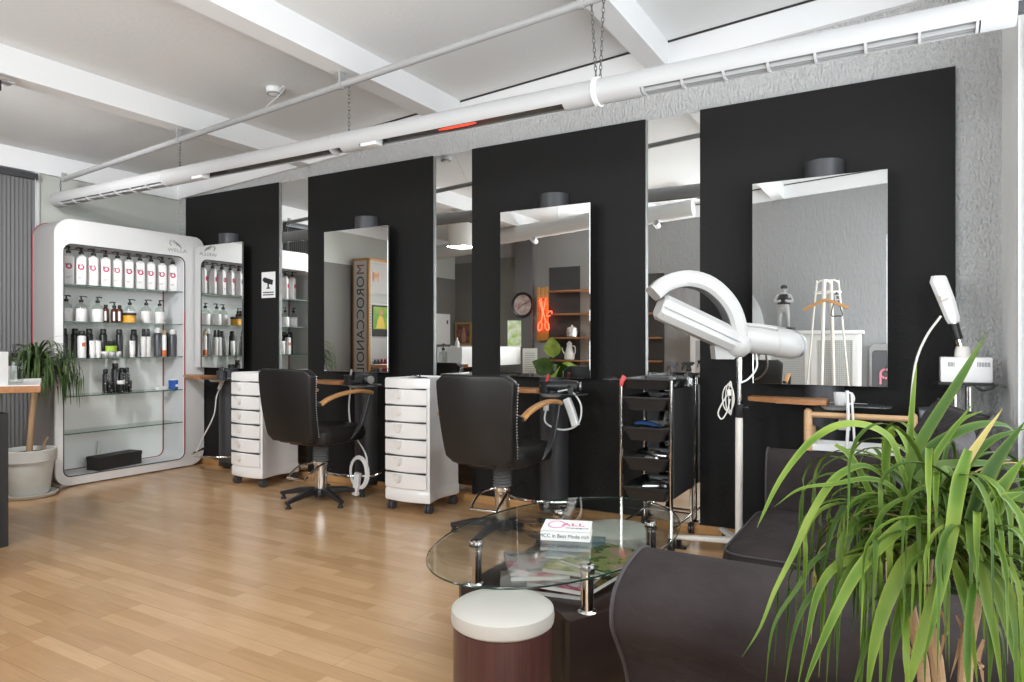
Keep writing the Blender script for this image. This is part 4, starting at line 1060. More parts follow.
# nearer station: power block hanging from a loop
k = SX[2]
o = thing('hanging_power_block', 'white power block on a cable loop hanging from the tray', 'power strip', (k+.30, 3.98, .62))
MB().tube(bez([(k+.20, 3.99, .88), (k+.30, 3.97, .89), (k+.37, 3.975, .80), (k+.35, 3.975, .68), (k+.24, 3.975, .635), (k+.14, 3.93, .68), (k+.13, 3.96, .78)], 36), .006, 8).build('lead', M_WHITEM, o)
MB().bar([(k+.26, 3.995, .835), (k+.295, 3.99, .76), (k+.33, 3.985, .665)], .05, .042, up=(0, 1, 0), bev=.008).build('socket_block', M_WHITEM, o)
MB().bar([(k+.13, 3.96, .80), (k+.13, 3.955, .755)], .032, .03, up=(0, 1, 0), bev=.006).build('plug', M_WHITEM, o)
# window station: white beaker in a ring and cable
k = SX[3]
o = thing('white_beaker', 'white beaker on the glass tray of the station near the wooden cart', 'cup', (k+.13, 4.02, .868))
MB().lathe([(.027, 0), (.030, .004), (.032, .064), (.034, .066), (.029, .066), (.025, .01)], (k+.13, 4.02, .868), 22, cap1=False).build('cup', M_WHITEM, o)
MB().tube([(k+.13+.022*math.cos(2*PI*i/16)+.045, 4.0, .905+.03*math.sin(2*PI*i/16)) for i in range(16)], .006, 6, loop=True).build('ring_handle', M_WHITEM, o)
tag(MB().tube(bez([(k+.17, 3.935, .95), (k+.175, 3.93, .80), (k+.17, 3.93, .62), (k+.19, 3.95, .42), (k+.23, 4.0, .18)], 24), .008, 8).tube(bez([(k+.19, 3.94, .94), (k+.20, 3.935, .76), (k+.215, 3.94, .5), (k+.25, 4.0, .2)], 20), .006, 8).build('white_flex', M_WHITEM), 'white cable hanging down from the tray behind the wooden cart', 'cable')
t = thing('wall_socket', 'white round wall socket below the ledge behind the wooden cart', 'socket', (-.32, 4.175, .71))
MB().box(-.345, -.285, 4.178, 4.186, .715, .775, .003).build('plate', M_WHITEM, t)
MB().lathe([(.022, 0), (.024, .004), (.02, .018)], seg=18, M=Matrix.Translation((-.315, 4.178, .745)) @ Matrix.Rotation(PI/2, 4, 'X')).build('plug', M_WHITEM, t)
# ================================================================== COFFEE TABLE AND STOOLS
TX, TY = -1.17, 2.41
t = thing('coffee_table', 'oval glass coffee table on chrome posts and dark brown base', 'coffee table', (TX, TY, 0))
TZ = .450
n = 72
el = [(TX+.402*math.cos(2*PI*k/n)+.022*math.sin(2*PI*k/n), TY+.682*math.sin(2*PI*k/n)) for k in range(n)]
def ell(f, z): return [Vector((TX+(x-TX)*f, TY+(y-TY)*f, z)) for x, y in el]
g = MB().use(M_GLASST)
g.loft([ell(.985, TZ), ell(1, TZ+.003)], cap0=True, cap1=False)
g.loft([ell(1, TZ+.009), ell(.988, TZ+.012)], cap0=False, cap1=True)
go = g.build('glass_top', M_GLASST, t, smooth=0)
MB().loft([ell(1, TZ+.003), ell(1.002, TZ+.006), ell(1, TZ+.009)], cap0=False, cap1=False).build('glass_rim', M_TEDGE, go)
PO = [(-1.386, 2.106), (-.923, 2.072), (-.915, 2.686), (-1.325, 2.674)]
BZ = .308
for x, y in PO:
    MB().lathe([(.032, 0), (.033, .004), (.030, .008), (.022, .010), (.022, TZ-BZ-.012), (.026, TZ-BZ-.010), (.026, TZ-BZ)], (x, y, BZ), 22).lathe([(.024, 0), (.024, .005), (.02, .007)], (x, y, TZ+.012), 20).build('post', M_CHROME, t)
S1, S2 = (-1.088, 1.805), (-1.105, 2.80)
# base block with a round bay at each end for a stool
c1 = at(567, 621, z=BZ); c2 = at(612, 609, z=BZ)
arc_n = [(p.x, p.y) for p in bez([(-1.415, 2.055, 0), (-1.30, 2.10, 0), (-1.14, 2.10, 0), (-1.01, 2.03, 0), (c1.x-.012, c1.y+.015, 0)], 20)]
b2 = [(S2[0]+.20*math.cos(R(q)), S2[1]+.20*math.sin(R(q))) for q in range(325, 210, -10)]
poly = [(-1.435, 2.72), (-1.435, 2.07)]+arc_n+[(c1.x+.01, c1.y), (c2.x, c2.y), (-.835, 2.72)]+b2
MB().prism(poly, .012, BZ, 'z', .006).build('base_block', M_WENGED, t)
def stool(c, label):
    t = thing('stool', label, 'stool', (c[0], c[1], 0), 0, 'round stools under the coffee table')
    MB().lathe([(.150, .0), (.152, .004), (.152, .335), (.148, .338)], (c[0], c[1], 0), 48).build('drum', M_WENGE, t)
    MB().lathe([(.150, .338), (.158, .345), (.160, .362), (.157, .384), (.146, .392), (.10, .396), (.0, .397)], (c[0], c[1], 0), 48, cap1=False).build('cushion', mat('cream_vinyl', (.52, .495, .45), .5, bump=(9, .1, .01)), t)
    return t
stool(S1, 'round brown stool with cream cushion in front of the glass coffee table')
stool(S2, 'round brown stool with cream cushion under the far end of the glass table')
# book on the glass
bz = TZ+.0125
BH = .036
c00 = at(540.5, 540, z=bz); c10 = at(590, 542.5, z=bz)
ang = math.atan2(c10.y-c00.y, c10.x-c00.x)
bt = thing('book', 'white paperback book lying on the glass coffee table', 'book', (c00.x, c00.y, bz), ang)
BW = (c10-c00).length; BD = (at(556.5, 520, z=bz+BH)-at(540.5, 530.5, z=bz+BH)).length
MB().box(.003, BW-.002, .003, BD-.003, .0015, BH-.0015).build('page_block', mat('page_paper', (.72, .66, .55), .8, bump=(300, .2, .001), stretch=(1, 1, 8)), bt, local=True)
MB().box(0, BW, -.001, BD, 0, .0015).box(0, BW, -.001, BD, BH-.0015, BH).box(0, BW, -.001, .001, 0, BH).build('cover', M_WHITEM, bt, local=True)
M_INK = mat('black_ink', (.01, .01, .01), .5); M_MAG = mat('magenta_ink', (.62, .02, .14), .5)
text_obj('spine_title', 'MCC in Best Mode rich', BW*.105, M_INK, (BW*.48, -.0014, .018), (PI/2, 0, 0), bt, .0003)
text_obj('cover_title', 'ALL', BW*.30, M_MAG, (BW*.62, BD*.58, BH+.0004), (0, 0, PI/2*0), bt, .0003)
text_obj('cover_subtitle', 'modern', BW*.15, M_INK, (BW*.72, BD*.3, BH+.0004), (0, 0, 0), bt, .0003)
MB().tube([(BW*.28+BW*.17*math.cos(2*PI*i/24), BD*.55+BD*.3*math.sin(2*PI*i/24), BH+.0006) for i in range(24)], .0022, 5, loop=True).build('cover_drawing', mat('pink_ink', (.6, .2, .35), .5), bt, local=True)
# magazines
def mag_mat(i, cols):
    m = bpy.data.materials.new('magazine_cover'); nn, l = nodes(m); b = nn['Principled BSDF']
    tc = nn.new('ShaderNodeTexCoord'); no = nn.new('ShaderNodeTexNoise'); no.inputs['Scale'].default_value = 14; no.inputs['Detail'].default_value = 3
    mp = nn.new('ShaderNodeMapping'); mp.inputs['Location'].default_value = (i*3.7, i*1.3, 0)
    l.new(tc.outputs['Object'], mp.inputs[0]); l.new(mp.outputs[0], no.inputs['Vector'])
    rp = nn.new('ShaderNodeValToRGB'); e = rp.color_ramp.elements
    rp.color_ramp.interpolation = 'CONSTANT' if i % 2 else 'LINEAR'
    e[0].position = .3; e[0].color = (*cols[0], 1); e[1].position = .68; e[1].color = (*cols[-1], 1)
    for k, c in enumerate(cols[1:-1]):
        x = e.new(.3+.38*(k+1)/(len(cols)-1)); x.color = (*c, 1)
    l.new(no.outputs['Fac'], rp.inputs['Fac']); l.new(rp.outputs['Color'], b.inputs['Base Color']); b.inputs['Roughness'].default_value = .25
    return m
M_PAPER = mat('magazine_paper', (.62, .60, .56), .6)
PAL = [[(.25, .05, .08), (.6, .55, .5), (.1, .05, .05)], [(.1, .12, .05), (.5, .4, .1), (.6, .6, .5)], [(.5, .5, .5), (.4, .04, .1), (.7, .7, .7)], [(.05, .1, .12), (.3, .35, .3), (.6, .5, .4)],
       [(.6, .05, .1), (.65, .6, .6), (.05, .05, .05)], [(.12, .2, .06), (.45, .42, .12), (.6, .55, .4), (.2, .1, .06)], [(.08, .16, .24), (.2, .33, .42), (.5, .55, .5)], [(.12, .18, .05), (.35, .36, .12), (.55, .32, .25), (.7, .66, .5)]]
mlab = ['lowest magazine under the glass table, below the dark red ones', 'magazine second from the bottom of the pile under the glass table', 'grey and magenta magazine low in the pile under the glass table',
        'teal and cream magazine halfway up the pile under the glass table', 'red and white magazine fanned out toward the chair under the glass', 'green and ochre magazine just below the topmost ones under the glass',
        'blue magazine on top of the pile beside the white book', 'green magazine with a food picture nearest the sofa, on the pile']
mz = BZ+.0005
mpos = [(-1.16, 2.36, 12), (-1.10, 2.40, -6), (-1.13, 2.34, 4), (-1.17, 2.38, 18), (-1.25, 2.30, 36), (-1.10, 2.38, 9), (-1.17, 2.49, 20), (-1.015, 2.42, -14)]
for i in range(8):
    h = .0155 if i < 6 else .009
    x, y, a = mpos[i]; x += .055; y -= .085
    z = mz if i < 7 else mz-.009
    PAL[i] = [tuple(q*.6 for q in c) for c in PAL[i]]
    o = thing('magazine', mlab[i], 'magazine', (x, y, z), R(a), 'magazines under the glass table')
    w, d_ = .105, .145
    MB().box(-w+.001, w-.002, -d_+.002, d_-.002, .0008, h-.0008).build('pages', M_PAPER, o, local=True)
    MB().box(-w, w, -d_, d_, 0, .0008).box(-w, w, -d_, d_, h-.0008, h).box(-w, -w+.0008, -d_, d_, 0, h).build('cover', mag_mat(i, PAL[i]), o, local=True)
    mz += h+.0004
# ================================================================== SOFA
SXF, SXB = -.655, .385
t = thing('sofa', 'dark taupe fabric sofa with rounded arms along the window', 'sofa', (-.13, 2.8, 0))
def arm(name, flip):
    """rolled arm: its outline in Y and Z pushed along X with a puffed, rounded front edge"""
    prof = [(1.965, .05), (1.965, .40), (1.955, .53), (1.92, .595), (1.85, .622), (1.77, .618), (1.69, .598), (1.637, .568), (1.616, .53), (1.618, .48), (1.655, .425), (1.70, .36), (1.735, .28), (1.75, .18), (1.755, .05)]
    P = bez([(y, z, 0) for y, z in prof], 56)
    cy, cz = 1.83, .36
    if flip: P = [Vector((3.745+(1.965-p.x)*.5, p.y+.018*(p.y > .5), 0)) for p in P]; cy = 3.81
    rings = []
    for x, g in ((SXF+.006, .94), (SXF+.001, .975), (SXF, .99), (SXF+.004, 1.0), (SXF+.02, 1.0), (SXF+.25, 1.008), (SXF+.6, 1.0), (SXB, 1.0)):
        rings.append([Vector((x, cy+(p.x-cy)*g, max(.05, cz+(p.y-cz)*g+.004*math.sin(x*9+p.x*14)*(SXF+.05 < x < SXB)))) for p in P])
    o = MB().loft(rings).build(name, M_SOFA, t, smooth=60)
    MB().tube([Vector((SXF+.002, cy+(p.x-cy)*1.0, cz+(p.y-cz)*1.0)) for p in P if p.y > .06], .0055, 6).build('piping', M_SOFAP, o)
    return o
arm('near_armrest', None)
FL = 1.965+3.75
arm('far_armrest', FL)
MB().box(SXF+.03, SXB-.02, 1.90, 3.82, .06, .205, .02).build('seat_base', M_SOFA, t)
for x in (SXF+.09, SXB-.09):
    for y in (1.84, 3.85):
        MB().lathe([(.020, 0), (.026, .06), (.028, .062)], (x, y, 0), 14).build('foot', M_WENGED, t)
def cushion(name, x0, x1, y0, y1, z0, z1, r, puff, m=M_SOFA, parent=None, M=None, pip=True):
    mb = MB(); n = 10; rings = []
    def outline(f):
        return rrect(x0+(1-f)*.5*(x1-x0)*0+(1-f), x1-(1-f), y0+(1-f), y1-(1-f), r, 6)
    zm = (z0+z1)/2
    cxx, cyy = (x0+x1)/2, (y0+y1)/2
    for g, z in ((.0, None), (.35, None), (.65, None), (.86, None), (.95, None), (.985, None), (1.0, None)): pass
    def layer(s_, z): return [Vector((cxx+(x-cxx)*s_, cyy+(y-cyy)*s_, z)) for x, y in rrect(x0, x1, y0, y1, r, 6)]
    L = [(.02, z0), (.6, z0), (.93, z0+.004), (.985, z0+.02), (1.0, zm), (.985, z1-.025), (.94, z1-.004), (.82, z1+puff*.35), (.6, z1+puff*.7), (.3, z1+puff*.95), (.02, z1+puff)]
    for s_, z in L: rings.append(layer(s_, z))
    mb.loft(rings)
    if M is not None: bmesh.ops.transform(mb.bm, matrix=M, verts=mb.bm.verts)
    o = mb.build(name, m, parent, smooth=60)
    if pip:
        pts = [Vector((p.x, p.y, p.z)) for p in layer(.978, z1-.018)]
        if M is not None: pts = [M @ p for p in pts]
        MB().tube(pts, .0055, 6, loop=True).build('piping', M_SOFAP, o)
    return o
cushion('seat_cushion', SXF+.02, .23, 1.975, 2.875, .20, .305, .08, .03, parent=t)
cushion('seat_cushion', SXF-.04, .23, 2.885, 3.745, .20, .34, .09, .035, parent=t)
MB().loft([[Vector((x, y, z)) for x, z in ((.24, .28), (.215, .62), (.235, .74), (.275, .775), (.33, .765), (.375, .70), (.385, .28))] for y in (1.90, 1.95, 2.8, 3.77, 3.82)]).build('backrest', M_SOFA, t, smooth=50)
M_SATIN = mat('dark_satin_cloth', (.024, .020, .021), .68, spec=.25, bump=(9, .5, .02), stretch=(1, 5, 5))
def pillow(label, cx, cy, cz, rx, ry, rz, w=.24, th=.085, m=M_SATIN):
    o = thing('cushion', label, 'cushion', (cx, cy, cz))
    M = Euler((rx, ry, rz)).to_matrix().to_4x4()
    mb = MB(); nn = 18
    t0 = bmesh.new(); G = {}
    for sd in (1, -1):
        for i in range(nn+1):
            for j in range(nn+1):
                x = i/nn*2-1; y = j/nn*2-1
                e = (max(0, 1-x**2)*max(0, 1-y**2))**.42
                sc = 1-.07*(x*x*y*y == 1) - .06*(1-abs(x))*(abs(y) > .99)-.06*(1-abs(y))*(abs(x) > .99)
                if sd == -1 and (i in (0, nn) or j in (0, nn)): G[sd, i, j] = G[1, i, j]; continue
                G[sd, i, j] = t0.verts.new((x*w*(1-.07*(1-y*y)), y*w*(1-.07*(1-x*x)), sd*th*e+.006*math.sin(x*7+y*3)*e))
    for sd in (1, -1):
        for i in range(nn):
            for j in range(nn):
                q = [G[sd, i, j], G[sd, i+1, j], G[sd, i+1, j+1], G[sd, i, j+1]]
                try: t0.faces.new(q if sd > 0 else q[::-1])
                except ValueError: pass
    mb.merge(t0); bmesh.ops.transform(mb.bm, matrix=M, verts=mb.bm.verts)
    mb.build('cover', m, o, local=True, smooth=80)
    edge = [(-1+2*i/16, -1) for i in range(16)]+[(1, -1+2*i/16) for i in range(16)]+[(1-2*i/16, 1) for i in range(16)]+[(-1, 1-2*i/16) for i in range(16)]
    MB().tube([M @ Vector((x*w*(1-.07*(1-y*y)), y*w*(1-.07*(1-x*x)), 0)) for x, y in edge], .0055, 6, loop=True).build('piping', M_SOFAP, o, local=True)
    return o
pillow('dark satin cushion leaning on the far end of the sofa back', .09, 3.50, .715, R(8), R(-62), R(14), .235, .085)
pillow('dark satin cushion in front of another at the far sofa end', .075, 3.02, .675, R(-6), R(-66), R(-8), .225, .08)
# ================================================================== FOREGROUND PLANT
t = thing('leafy_house_plant', 'large green plant with long arching leaves in the right foreground', 'potted plant', (.05, 1.36, 0))
MB().lathe([(.11, .0), (.115, .01), (.15, .25), (.155, .255), (.16, .29), (.15, .292), (.145, .25)], (.05, 1.36, 0), 32, cap1=False).build('pot', M_POTW, t)
MB().lathe([(.147, .255), (.05, .262), (.005, .264)], (.05, 1.36, 0), 24).build('soil', M_SOIL, t)
W_ = lambda u, v, d: at(u, v, d=d)
CR = [W_(932, 505, 1.20), W_(975, 545, 1.12), W_(905, 545, 1.26)]
st = [bez([(.05, 1.36, .25), W_(940, 690, 1.22), W_(925, 600, 1.20), CR[0]], 14), bez([(.08, 1.34, .25), W_(965, 680, 1.16), W_(975, 600, 1.13), CR[1]], 14), bez([(.02, 1.38, .25), W_(925, 690, 1.27), W_(910, 610, 1.26), CR[2]], 14)]
for s_ in st: MB().tube(s_, [.011]*len(s_), 10).build('stem', M_STEM, t)
HERO = [ # leaf spines followed in the photograph, each at its own distance from the eye
 ([(912, 500, 1.2), (900, 466, 1.2), (889, 438, 1.2), (863, 425, 1.2), (834, 427, 1.2), (806, 446, 1.19), (780, 480, 1.18), (764, 512, 1.17), (757, 528, 1.17)], .021, 'L'),
 ([(890, 500, 1.22), (885, 470, 1.22), (888, 440, 1.22), (896, 429, 1.21), (905, 444, 1.2), (910, 470, 1.2)], .021, 'L'),
 ([(905, 490, 1.22), (909, 450, 1.22), (911, 415, 1.22), (914, 385, 1.22), (917, 362, 1.22)], .016, 'L'),
 ([(905, 500, 1.2), (910, 464, 1.2), (928, 429, 1.19), (954, 388, 1.18), (972, 358, 1.18), (987, 332, 1.18)], .026, 'O'),
 ([(968, 520, 1.1), (985, 480, 1.1), (1002, 452, 1.1), (1026, 420, 1.1)], .032, 'O'),
 ([(912, 478, 1.22), (926, 453, 1.22), (950, 436, 1.22), (980, 425, 1.22), (1003, 425, 1.22), (1017, 433, 1.22)], .026, 'O'),
 ([(915, 480, 1.2), (932, 468, 1.2), (960, 464, 1.2), (995, 464, 1.2), (1022, 470, 1.2)], .026, 'O'),
 ([(955, 500, 1.18), (963, 468, 1.18), (981, 439, 1.18), (1003, 408, 1.18)], .020, 'Y'),
 ([(920, 490, 1.2), (936, 455, 1.2), (953, 430, 1.2), (974, 402, 1.2)], .016, 'L'),
 ([(968, 450, 1.1), (962, 470, 1.09), (957, 490, 1.08), (951, 530, 1.06), (943, 575, 1.05), (932, 625, 1.04), (923, 663, 1.04)], .031, 'L'),
 ([(942, 521, 1.15), (912, 521, 1.13), (884, 542, 1.12), (857, 572, 1.11), (834, 615, 1.1), (814, 661, 1.1), (800, 700, 1.1)], .027, 'L'),
 ([(932, 534, 1.15), (904, 565, 1.14), (884, 608, 1.13), (872, 655, 1.12), (866, 705, 1.12)], .034, 'L'),
 ([(895, 555, 1.2), (864, 557, 1.19), (834, 568, 1.18), (817, 595, 1.17), (807, 638, 1.16), (797, 690, 1.16)], .021, 'L'),
 ([(888, 480, 1.22), (866, 466, 1.22), (844, 472, 1.21), (827, 488, 1.2), (807, 522, 1.19), (794, 552, 1.18), (774, 592, 1.17), (760, 628, 1.16), (742, 657, 1.16)], .018, 'L'),
 ([(912, 520, 1.2), (895, 490, 1.2), (870, 479, 1.2), (834, 484, 1.2), (800, 489, 1.2), (774, 507, 1.2)], .014, 'L'),
 ([(835, 445, 1.24), (850, 457, 1.23), (870, 495, 1.22), (880, 535, 1.22), (884, 570, 1.22)], .020, 'L'),
 ([(955, 530, 1.1), (965, 536, 1.09), (980, 561, 1.08), (1000, 605, 1.07), (1018, 668, 1.06), (1022, 700, 1.06)], .036, 'L'),
 ([(965, 530, 1.1), (978, 534, 1.09), (998, 552, 1.08), (1021, 586, 1.07), (1040, 630, 1.07)], .034, 'L'),
 ([(965, 545, 1.08), (974, 556, 1.07), (985, 598, 1.06), (995, 641, 1.05), (1003, 700, 1.05)], .030, 'L'),
 ([(952, 560, 1.1), (961, 588, 1.09), (970, 628, 1.08), (978, 690, 1.08)], .026, 'L'),
 ([(930, 545, 1.17), (917, 588, 1.16), (898, 630, 1.15), (885, 690, 1.15)], .026, 'O'),
 ([(845, 540, 1.24), (815, 560, 1.23), (797, 588, 1.22), (773, 628, 1.21), (765, 690, 1.21)], .012, 'O'),
 ([(850, 560, 1.22), (815, 590, 1.21), (795, 628, 1.2), (784, 690, 1.2)], .014, 'O'),
 ([(990, 520, 1.05), (1003, 500, 1.05), (1024, 492, 1.05)], .026, 'L'),
 ([(985, 520, 1.1), (1000, 490, 1.1), (1026, 455, 1.1)], .030, 'L'),
 ([(1024, 490, 1.12), (1008, 510, 1.11), (996, 535, 1.1), (985, 560, 1.1)], .03, 'O'),
 ([(880, 520, 1.24), (862, 500, 1.24), (846, 505, 1.24), (832, 530, 1.24), (822, 570, 1.23), (815, 610, 1.23)], .015, 'O'),
 ([(890, 530, 1.22), (868, 520, 1.22), (850, 535, 1.21), (838, 575, 1.2), (830, 630, 1.2), (826, 690, 1.2)], .018, 'O'),
 ([(945, 560, 1.12), (930, 610, 1.11), (915, 660, 1.1), (905, 700, 1.1)], .03, 'L'),
 ([(905, 560, 1.2), (890, 590, 1.19), (868, 640, 1.18), (850, 700, 1.18)], .022, 'O'),
 ([(980, 560, 1.1), (1003, 590, 1.09), (1018, 630, 1.08), (1028, 690, 1.08)], .03, 'O'),
 ([(935, 480, 1.24), (925, 455, 1.24), (918, 470, 1.23), (908, 510, 1.22), (900, 560, 1.22)], .02, 'O'),
 ([(900, 520, 1.3), (905, 480, 1.3), (908, 450, 1.3)], .018, 'L'),
 ([(950, 530, 1.15), (975, 500, 1.15), (1000, 484, 1.15), (1030, 478, 1.15)], .026, 'O'),
 ([(960, 540, 1.12), (985, 512, 1.11), (1010, 505, 1.1), (1032, 520, 1.1)], .024, 'L'),
 ([(940, 515, 1.18), (962, 470, 1.18), (992, 440, 1.18), (1028, 428, 1.18)], .024, 'O'),
 ([(945, 525, 1.18), (952, 492, 1.18), (948, 470, 1.18), (940, 480, 1.17), (936, 520, 1.16), (934, 560, 1.16)], .02, 'O'),
 ([(900, 540, 1.22), (884, 505, 1.22), (868, 500, 1.22), (854, 520, 1.21), (846, 560, 1.21), (842, 600, 1.2)], .014, 'L'),
 ([(915, 550, 1.18), (902, 600, 1.17), (893, 640, 1.16), (888, 700, 1.16)], .02, 'L'),
 ([(930, 470, 1.25), (945, 440, 1.25), (962, 420, 1.25), (985, 410, 1.25)], .014, 'L'),
 ([(972, 560, 1.09), (984, 590, 1.08), (990, 640, 1.07), (988, 700, 1.07)], .022, 'O'),
]
ML = {'L': MB(), 'O': MB(), 'Y': MB()}
for pts, w_, k in HERO:
    leaf_strip(ML[k], bez([W_(*p) for p in pts], 20), w_*.74, fold=.3, upv=(SN*.75, -CS*.75, .66))
rnd = random.Random(11)
for i in range(190):
    c = CR[rnd.choice((0, 0, 1, 1, 2, 2))]
    az = rnd.uniform(0, 2*PI); el_ = R(rnd.uniform(5, 75)); L = rnd.uniform(.24, .46)
    base = Vector(c)+Vector((rnd.uniform(-.012, .012), rnd.uniform(-.012, .012), rnd.uniform(-.09, .02)))
    sp_ = arch(base, az, el_, L, rnd.uniform(2.6, 4.2), 10)
    # keep off the wall, the camera side and the sofa arm
    sp_ = [Vector((min(q.x, .36), max(min(q.y, 1.59), .80), q.z)) for q in sp_]
    leaf_strip(ML[rnd.choice('LLOOO') if rnd.random() > .05 else 'Y'], sp_, rnd.uniform(.008, .016), fold=.35)
for k, (nm, m_) in {'L': ('foliage', M_LEAFL), 'O': ('foliage', M_LEAFO), 'Y': ('foliage', M_LEAFY)}.items():
    o = ML[k].build(nm, m_, t, smooth=70)
    o['label'] = {'L': 'fresh light green leaves', 'O': 'darker green leaves', 'Y': 'yellowing dry leaves'}[k]
for pts in ([(935, 600, 1.2), (945, 630, 1.2), (940, 662, 1.2)], [(955, 615, 1.18), (962, 640, 1.18), (950, 680, 1.18)], [(905, 640, 1.2), (915, 665, 1.2), (925, 690, 1.2)], [(985, 640, 1.1), (980, 665, 1.1), (984, 690, 1.1)]):
    dl = MB(); leaf_strip(dl, bez([W_(*p) for p in pts], 10), .013, fold=.5)
    dl.build('dry_leaf_sheath', M_STEM, t)
tag(MB().tube(bez([at(941, 316, Y=4.03), at(926, 337, Y=4.02), at(915, 366, Y=4.01), at(910, 415, Y=4.0), at(906, 450, Y=4.0), at(904, 520, Y=4.02)], 24), .006, 8).build('steamer_hose', M_CREAM), 'thin pale hose hanging from the steamer nozzle', 'hose')
# ================================================================== CEILING TUBES
TBY, TBZ, TBR = 3.1, 2.428, .062
def xs(u, v): return at(u, v, Y=TBY).x
t = thing('light_tube', 'long white round light tube hanging on chains below the ceiling', 'ceiling light', (-3.0, TBY, TBZ))
def circ(x, r, a0, a1, n=24):
    return [Vector((x, TBY+r*math.cos(R(a0+(a1-a0)*k/n)), TBZ+r*math.sin(R(a0+(a1-a0)*k/n)))) for k in range(n+1)]
M_TUBE = mat('white_painted_tube', (.50, .50, .50), .5)
X0, X1 = -6.36, .335
secs = [(X0, xs(64, 196), 'full'), (xs(64, 196), xs(168, 178), 'louvre'), (xs(168, 178), xs(196, 176), 'full'), (xs(196, 176), xs(345, 145), 'strip'), (xs(345, 145), xs(364, 142), 'full'),
        (xs(364, 142), xs(566, 105), 'strip'), (xs(566, 105), xs(643, 88), 'full'), (xs(643, 88), xs(980, 25), 'louvre'), (xs(980, 25), X1, 'full')]
full = MB(); opn = MB()
M_LREF = mat('lamp_reflector', (.20, .20, .20), .45)
M_LGRID = mat('grey_louvre_slat', (.42, .42, .42), .5)
for a, b, k in secs:
    if k == 'full':
        full.loft([circ(a, TBR, 0, 360)[:-1], circ(b, TBR, 0, 360)[:-1]])
    else:
        h0, h1 = (-56, 216) if k == 'louvre' else (-54, 222)
        full.loft([circ(a, TBR, h0, h1)+list(reversed(circ(a, TBR-.004, h0, h1))), circ(b, TBR, h0, h1)+list(reversed(circ(b, TBR-.004, h0, h1)))])
full.build('tube_body', M_TUBE, t)
for a, b, k in secs:
    if k == 'full': continue
    o = MB().loft([circ(a+.003, TBR-.012, -60, 228)+list(reversed(circ(a+.003, TBR-.014, -60, 228))), circ(b-.003, TBR-.012, -60, 228)+list(reversed(circ(b-.003, TBR-.014, -60, 228)))]).build('reflector', M_LREF if k == 'louvre' else mat('polished_reflector', (.62, .61, .59), .24, metal=.8), t)
    if k == 'louvre':
        nf = 7
        f2 = MB()
        for i in range(nf+1):
            x = a+.01+(b-a-.02)*i/nf
            pf = circ(x, TBR-.001, -54, -144, 10)
            MB().loft([[Vector((x+q, p.y, p.z)) for p in pf]+[Vector((x+q, TBY-.045, TBZ-.010)), Vector((x+q, TBY+.035, TBZ-.012))] for q in (-.005, .005)]).build('louvre_fin', M_TUBE, o)
        for q in (-.022, 0, .022):
            f2.box(a+.005, b-.005, TBY+q-.0015-.004, TBY+q+.0015-.004, TBZ-TBR+.010, TBZ-.012)
        f2.build('louvre_slats', M_LGRID, o)
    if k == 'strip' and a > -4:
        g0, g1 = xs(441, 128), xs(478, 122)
        MB().tube([(g0, TBY-.020, TBZ-.042), (g0+.05, TBY-.020, TBZ-.042), (g1-.05, TBY-.020, TBZ-.042), (g1, TBY-.020, TBZ-.042)], [.003, .0065, .0065, .003], 10).build('red_glow_rod', mat('red_reflection_glow', (.8, .05, .02), .4, emit=((1, .06, .03), .75)), o)  # emissive rod added for the neon's red reflection in the reflector
    if k == 'strip': MB().box(a+.01, a+.13, TBY-.045, TBY+.02, TBZ-TBR+.002, TBZ-.01, .006).build('lamp_holder', M_WHITEP, o)
    MB().cyl((a+.03, TBY, TBZ+.002), (b-.03, TBY, TBZ+.002), .009).build('lamp_rod', mat('unlit_lamp_glass', (.75, .75, .74), .3), o)
MB().lathe([(TBR+.001, -.012), (TBR+.010, -.010), (TBR+.010, .010), (TBR+.001, .012)], seg=28, M=Matrix.Translation((xs(598, 96), TBY, TBZ)) @ Matrix.Rotation(PI/2, 4, 'Y')).build('suspension_ring', M_WHITEP, t)
MB().lathe([(TBR+.001, -.004), (TBR+.003, -.003), (TBR+.003, .003), (TBR+.001, .004)], seg=28, M=Matrix.Translation((xs(335, 146), TBY, TBZ)) @ Matrix.Rotation(PI/2, 4, 'Y')).lathe([(TBR+.001, -.004), (TBR+.003, -.003), (TBR+.003, .003), (TBR+.001, .004)], seg=28, M=Matrix.Translation((xs(168, 178), TBY, TBZ)) @ Matrix.Rotation(PI/2, 4, 'Y')).build('joint_ring', M_TUBE, t)
MB().tube([(X1-.03, TBY, TBZ+.06), (X1+.0, TBY+.0, TBZ+.10), (X1+.03, TBY, TBZ+.05)], .008, 8).box(X1-.005, X1+.075, TBY-.02, TBY+.02, TBZ-.02, TBZ+.02, .003).build('wall_bracket', M_GREY, t)
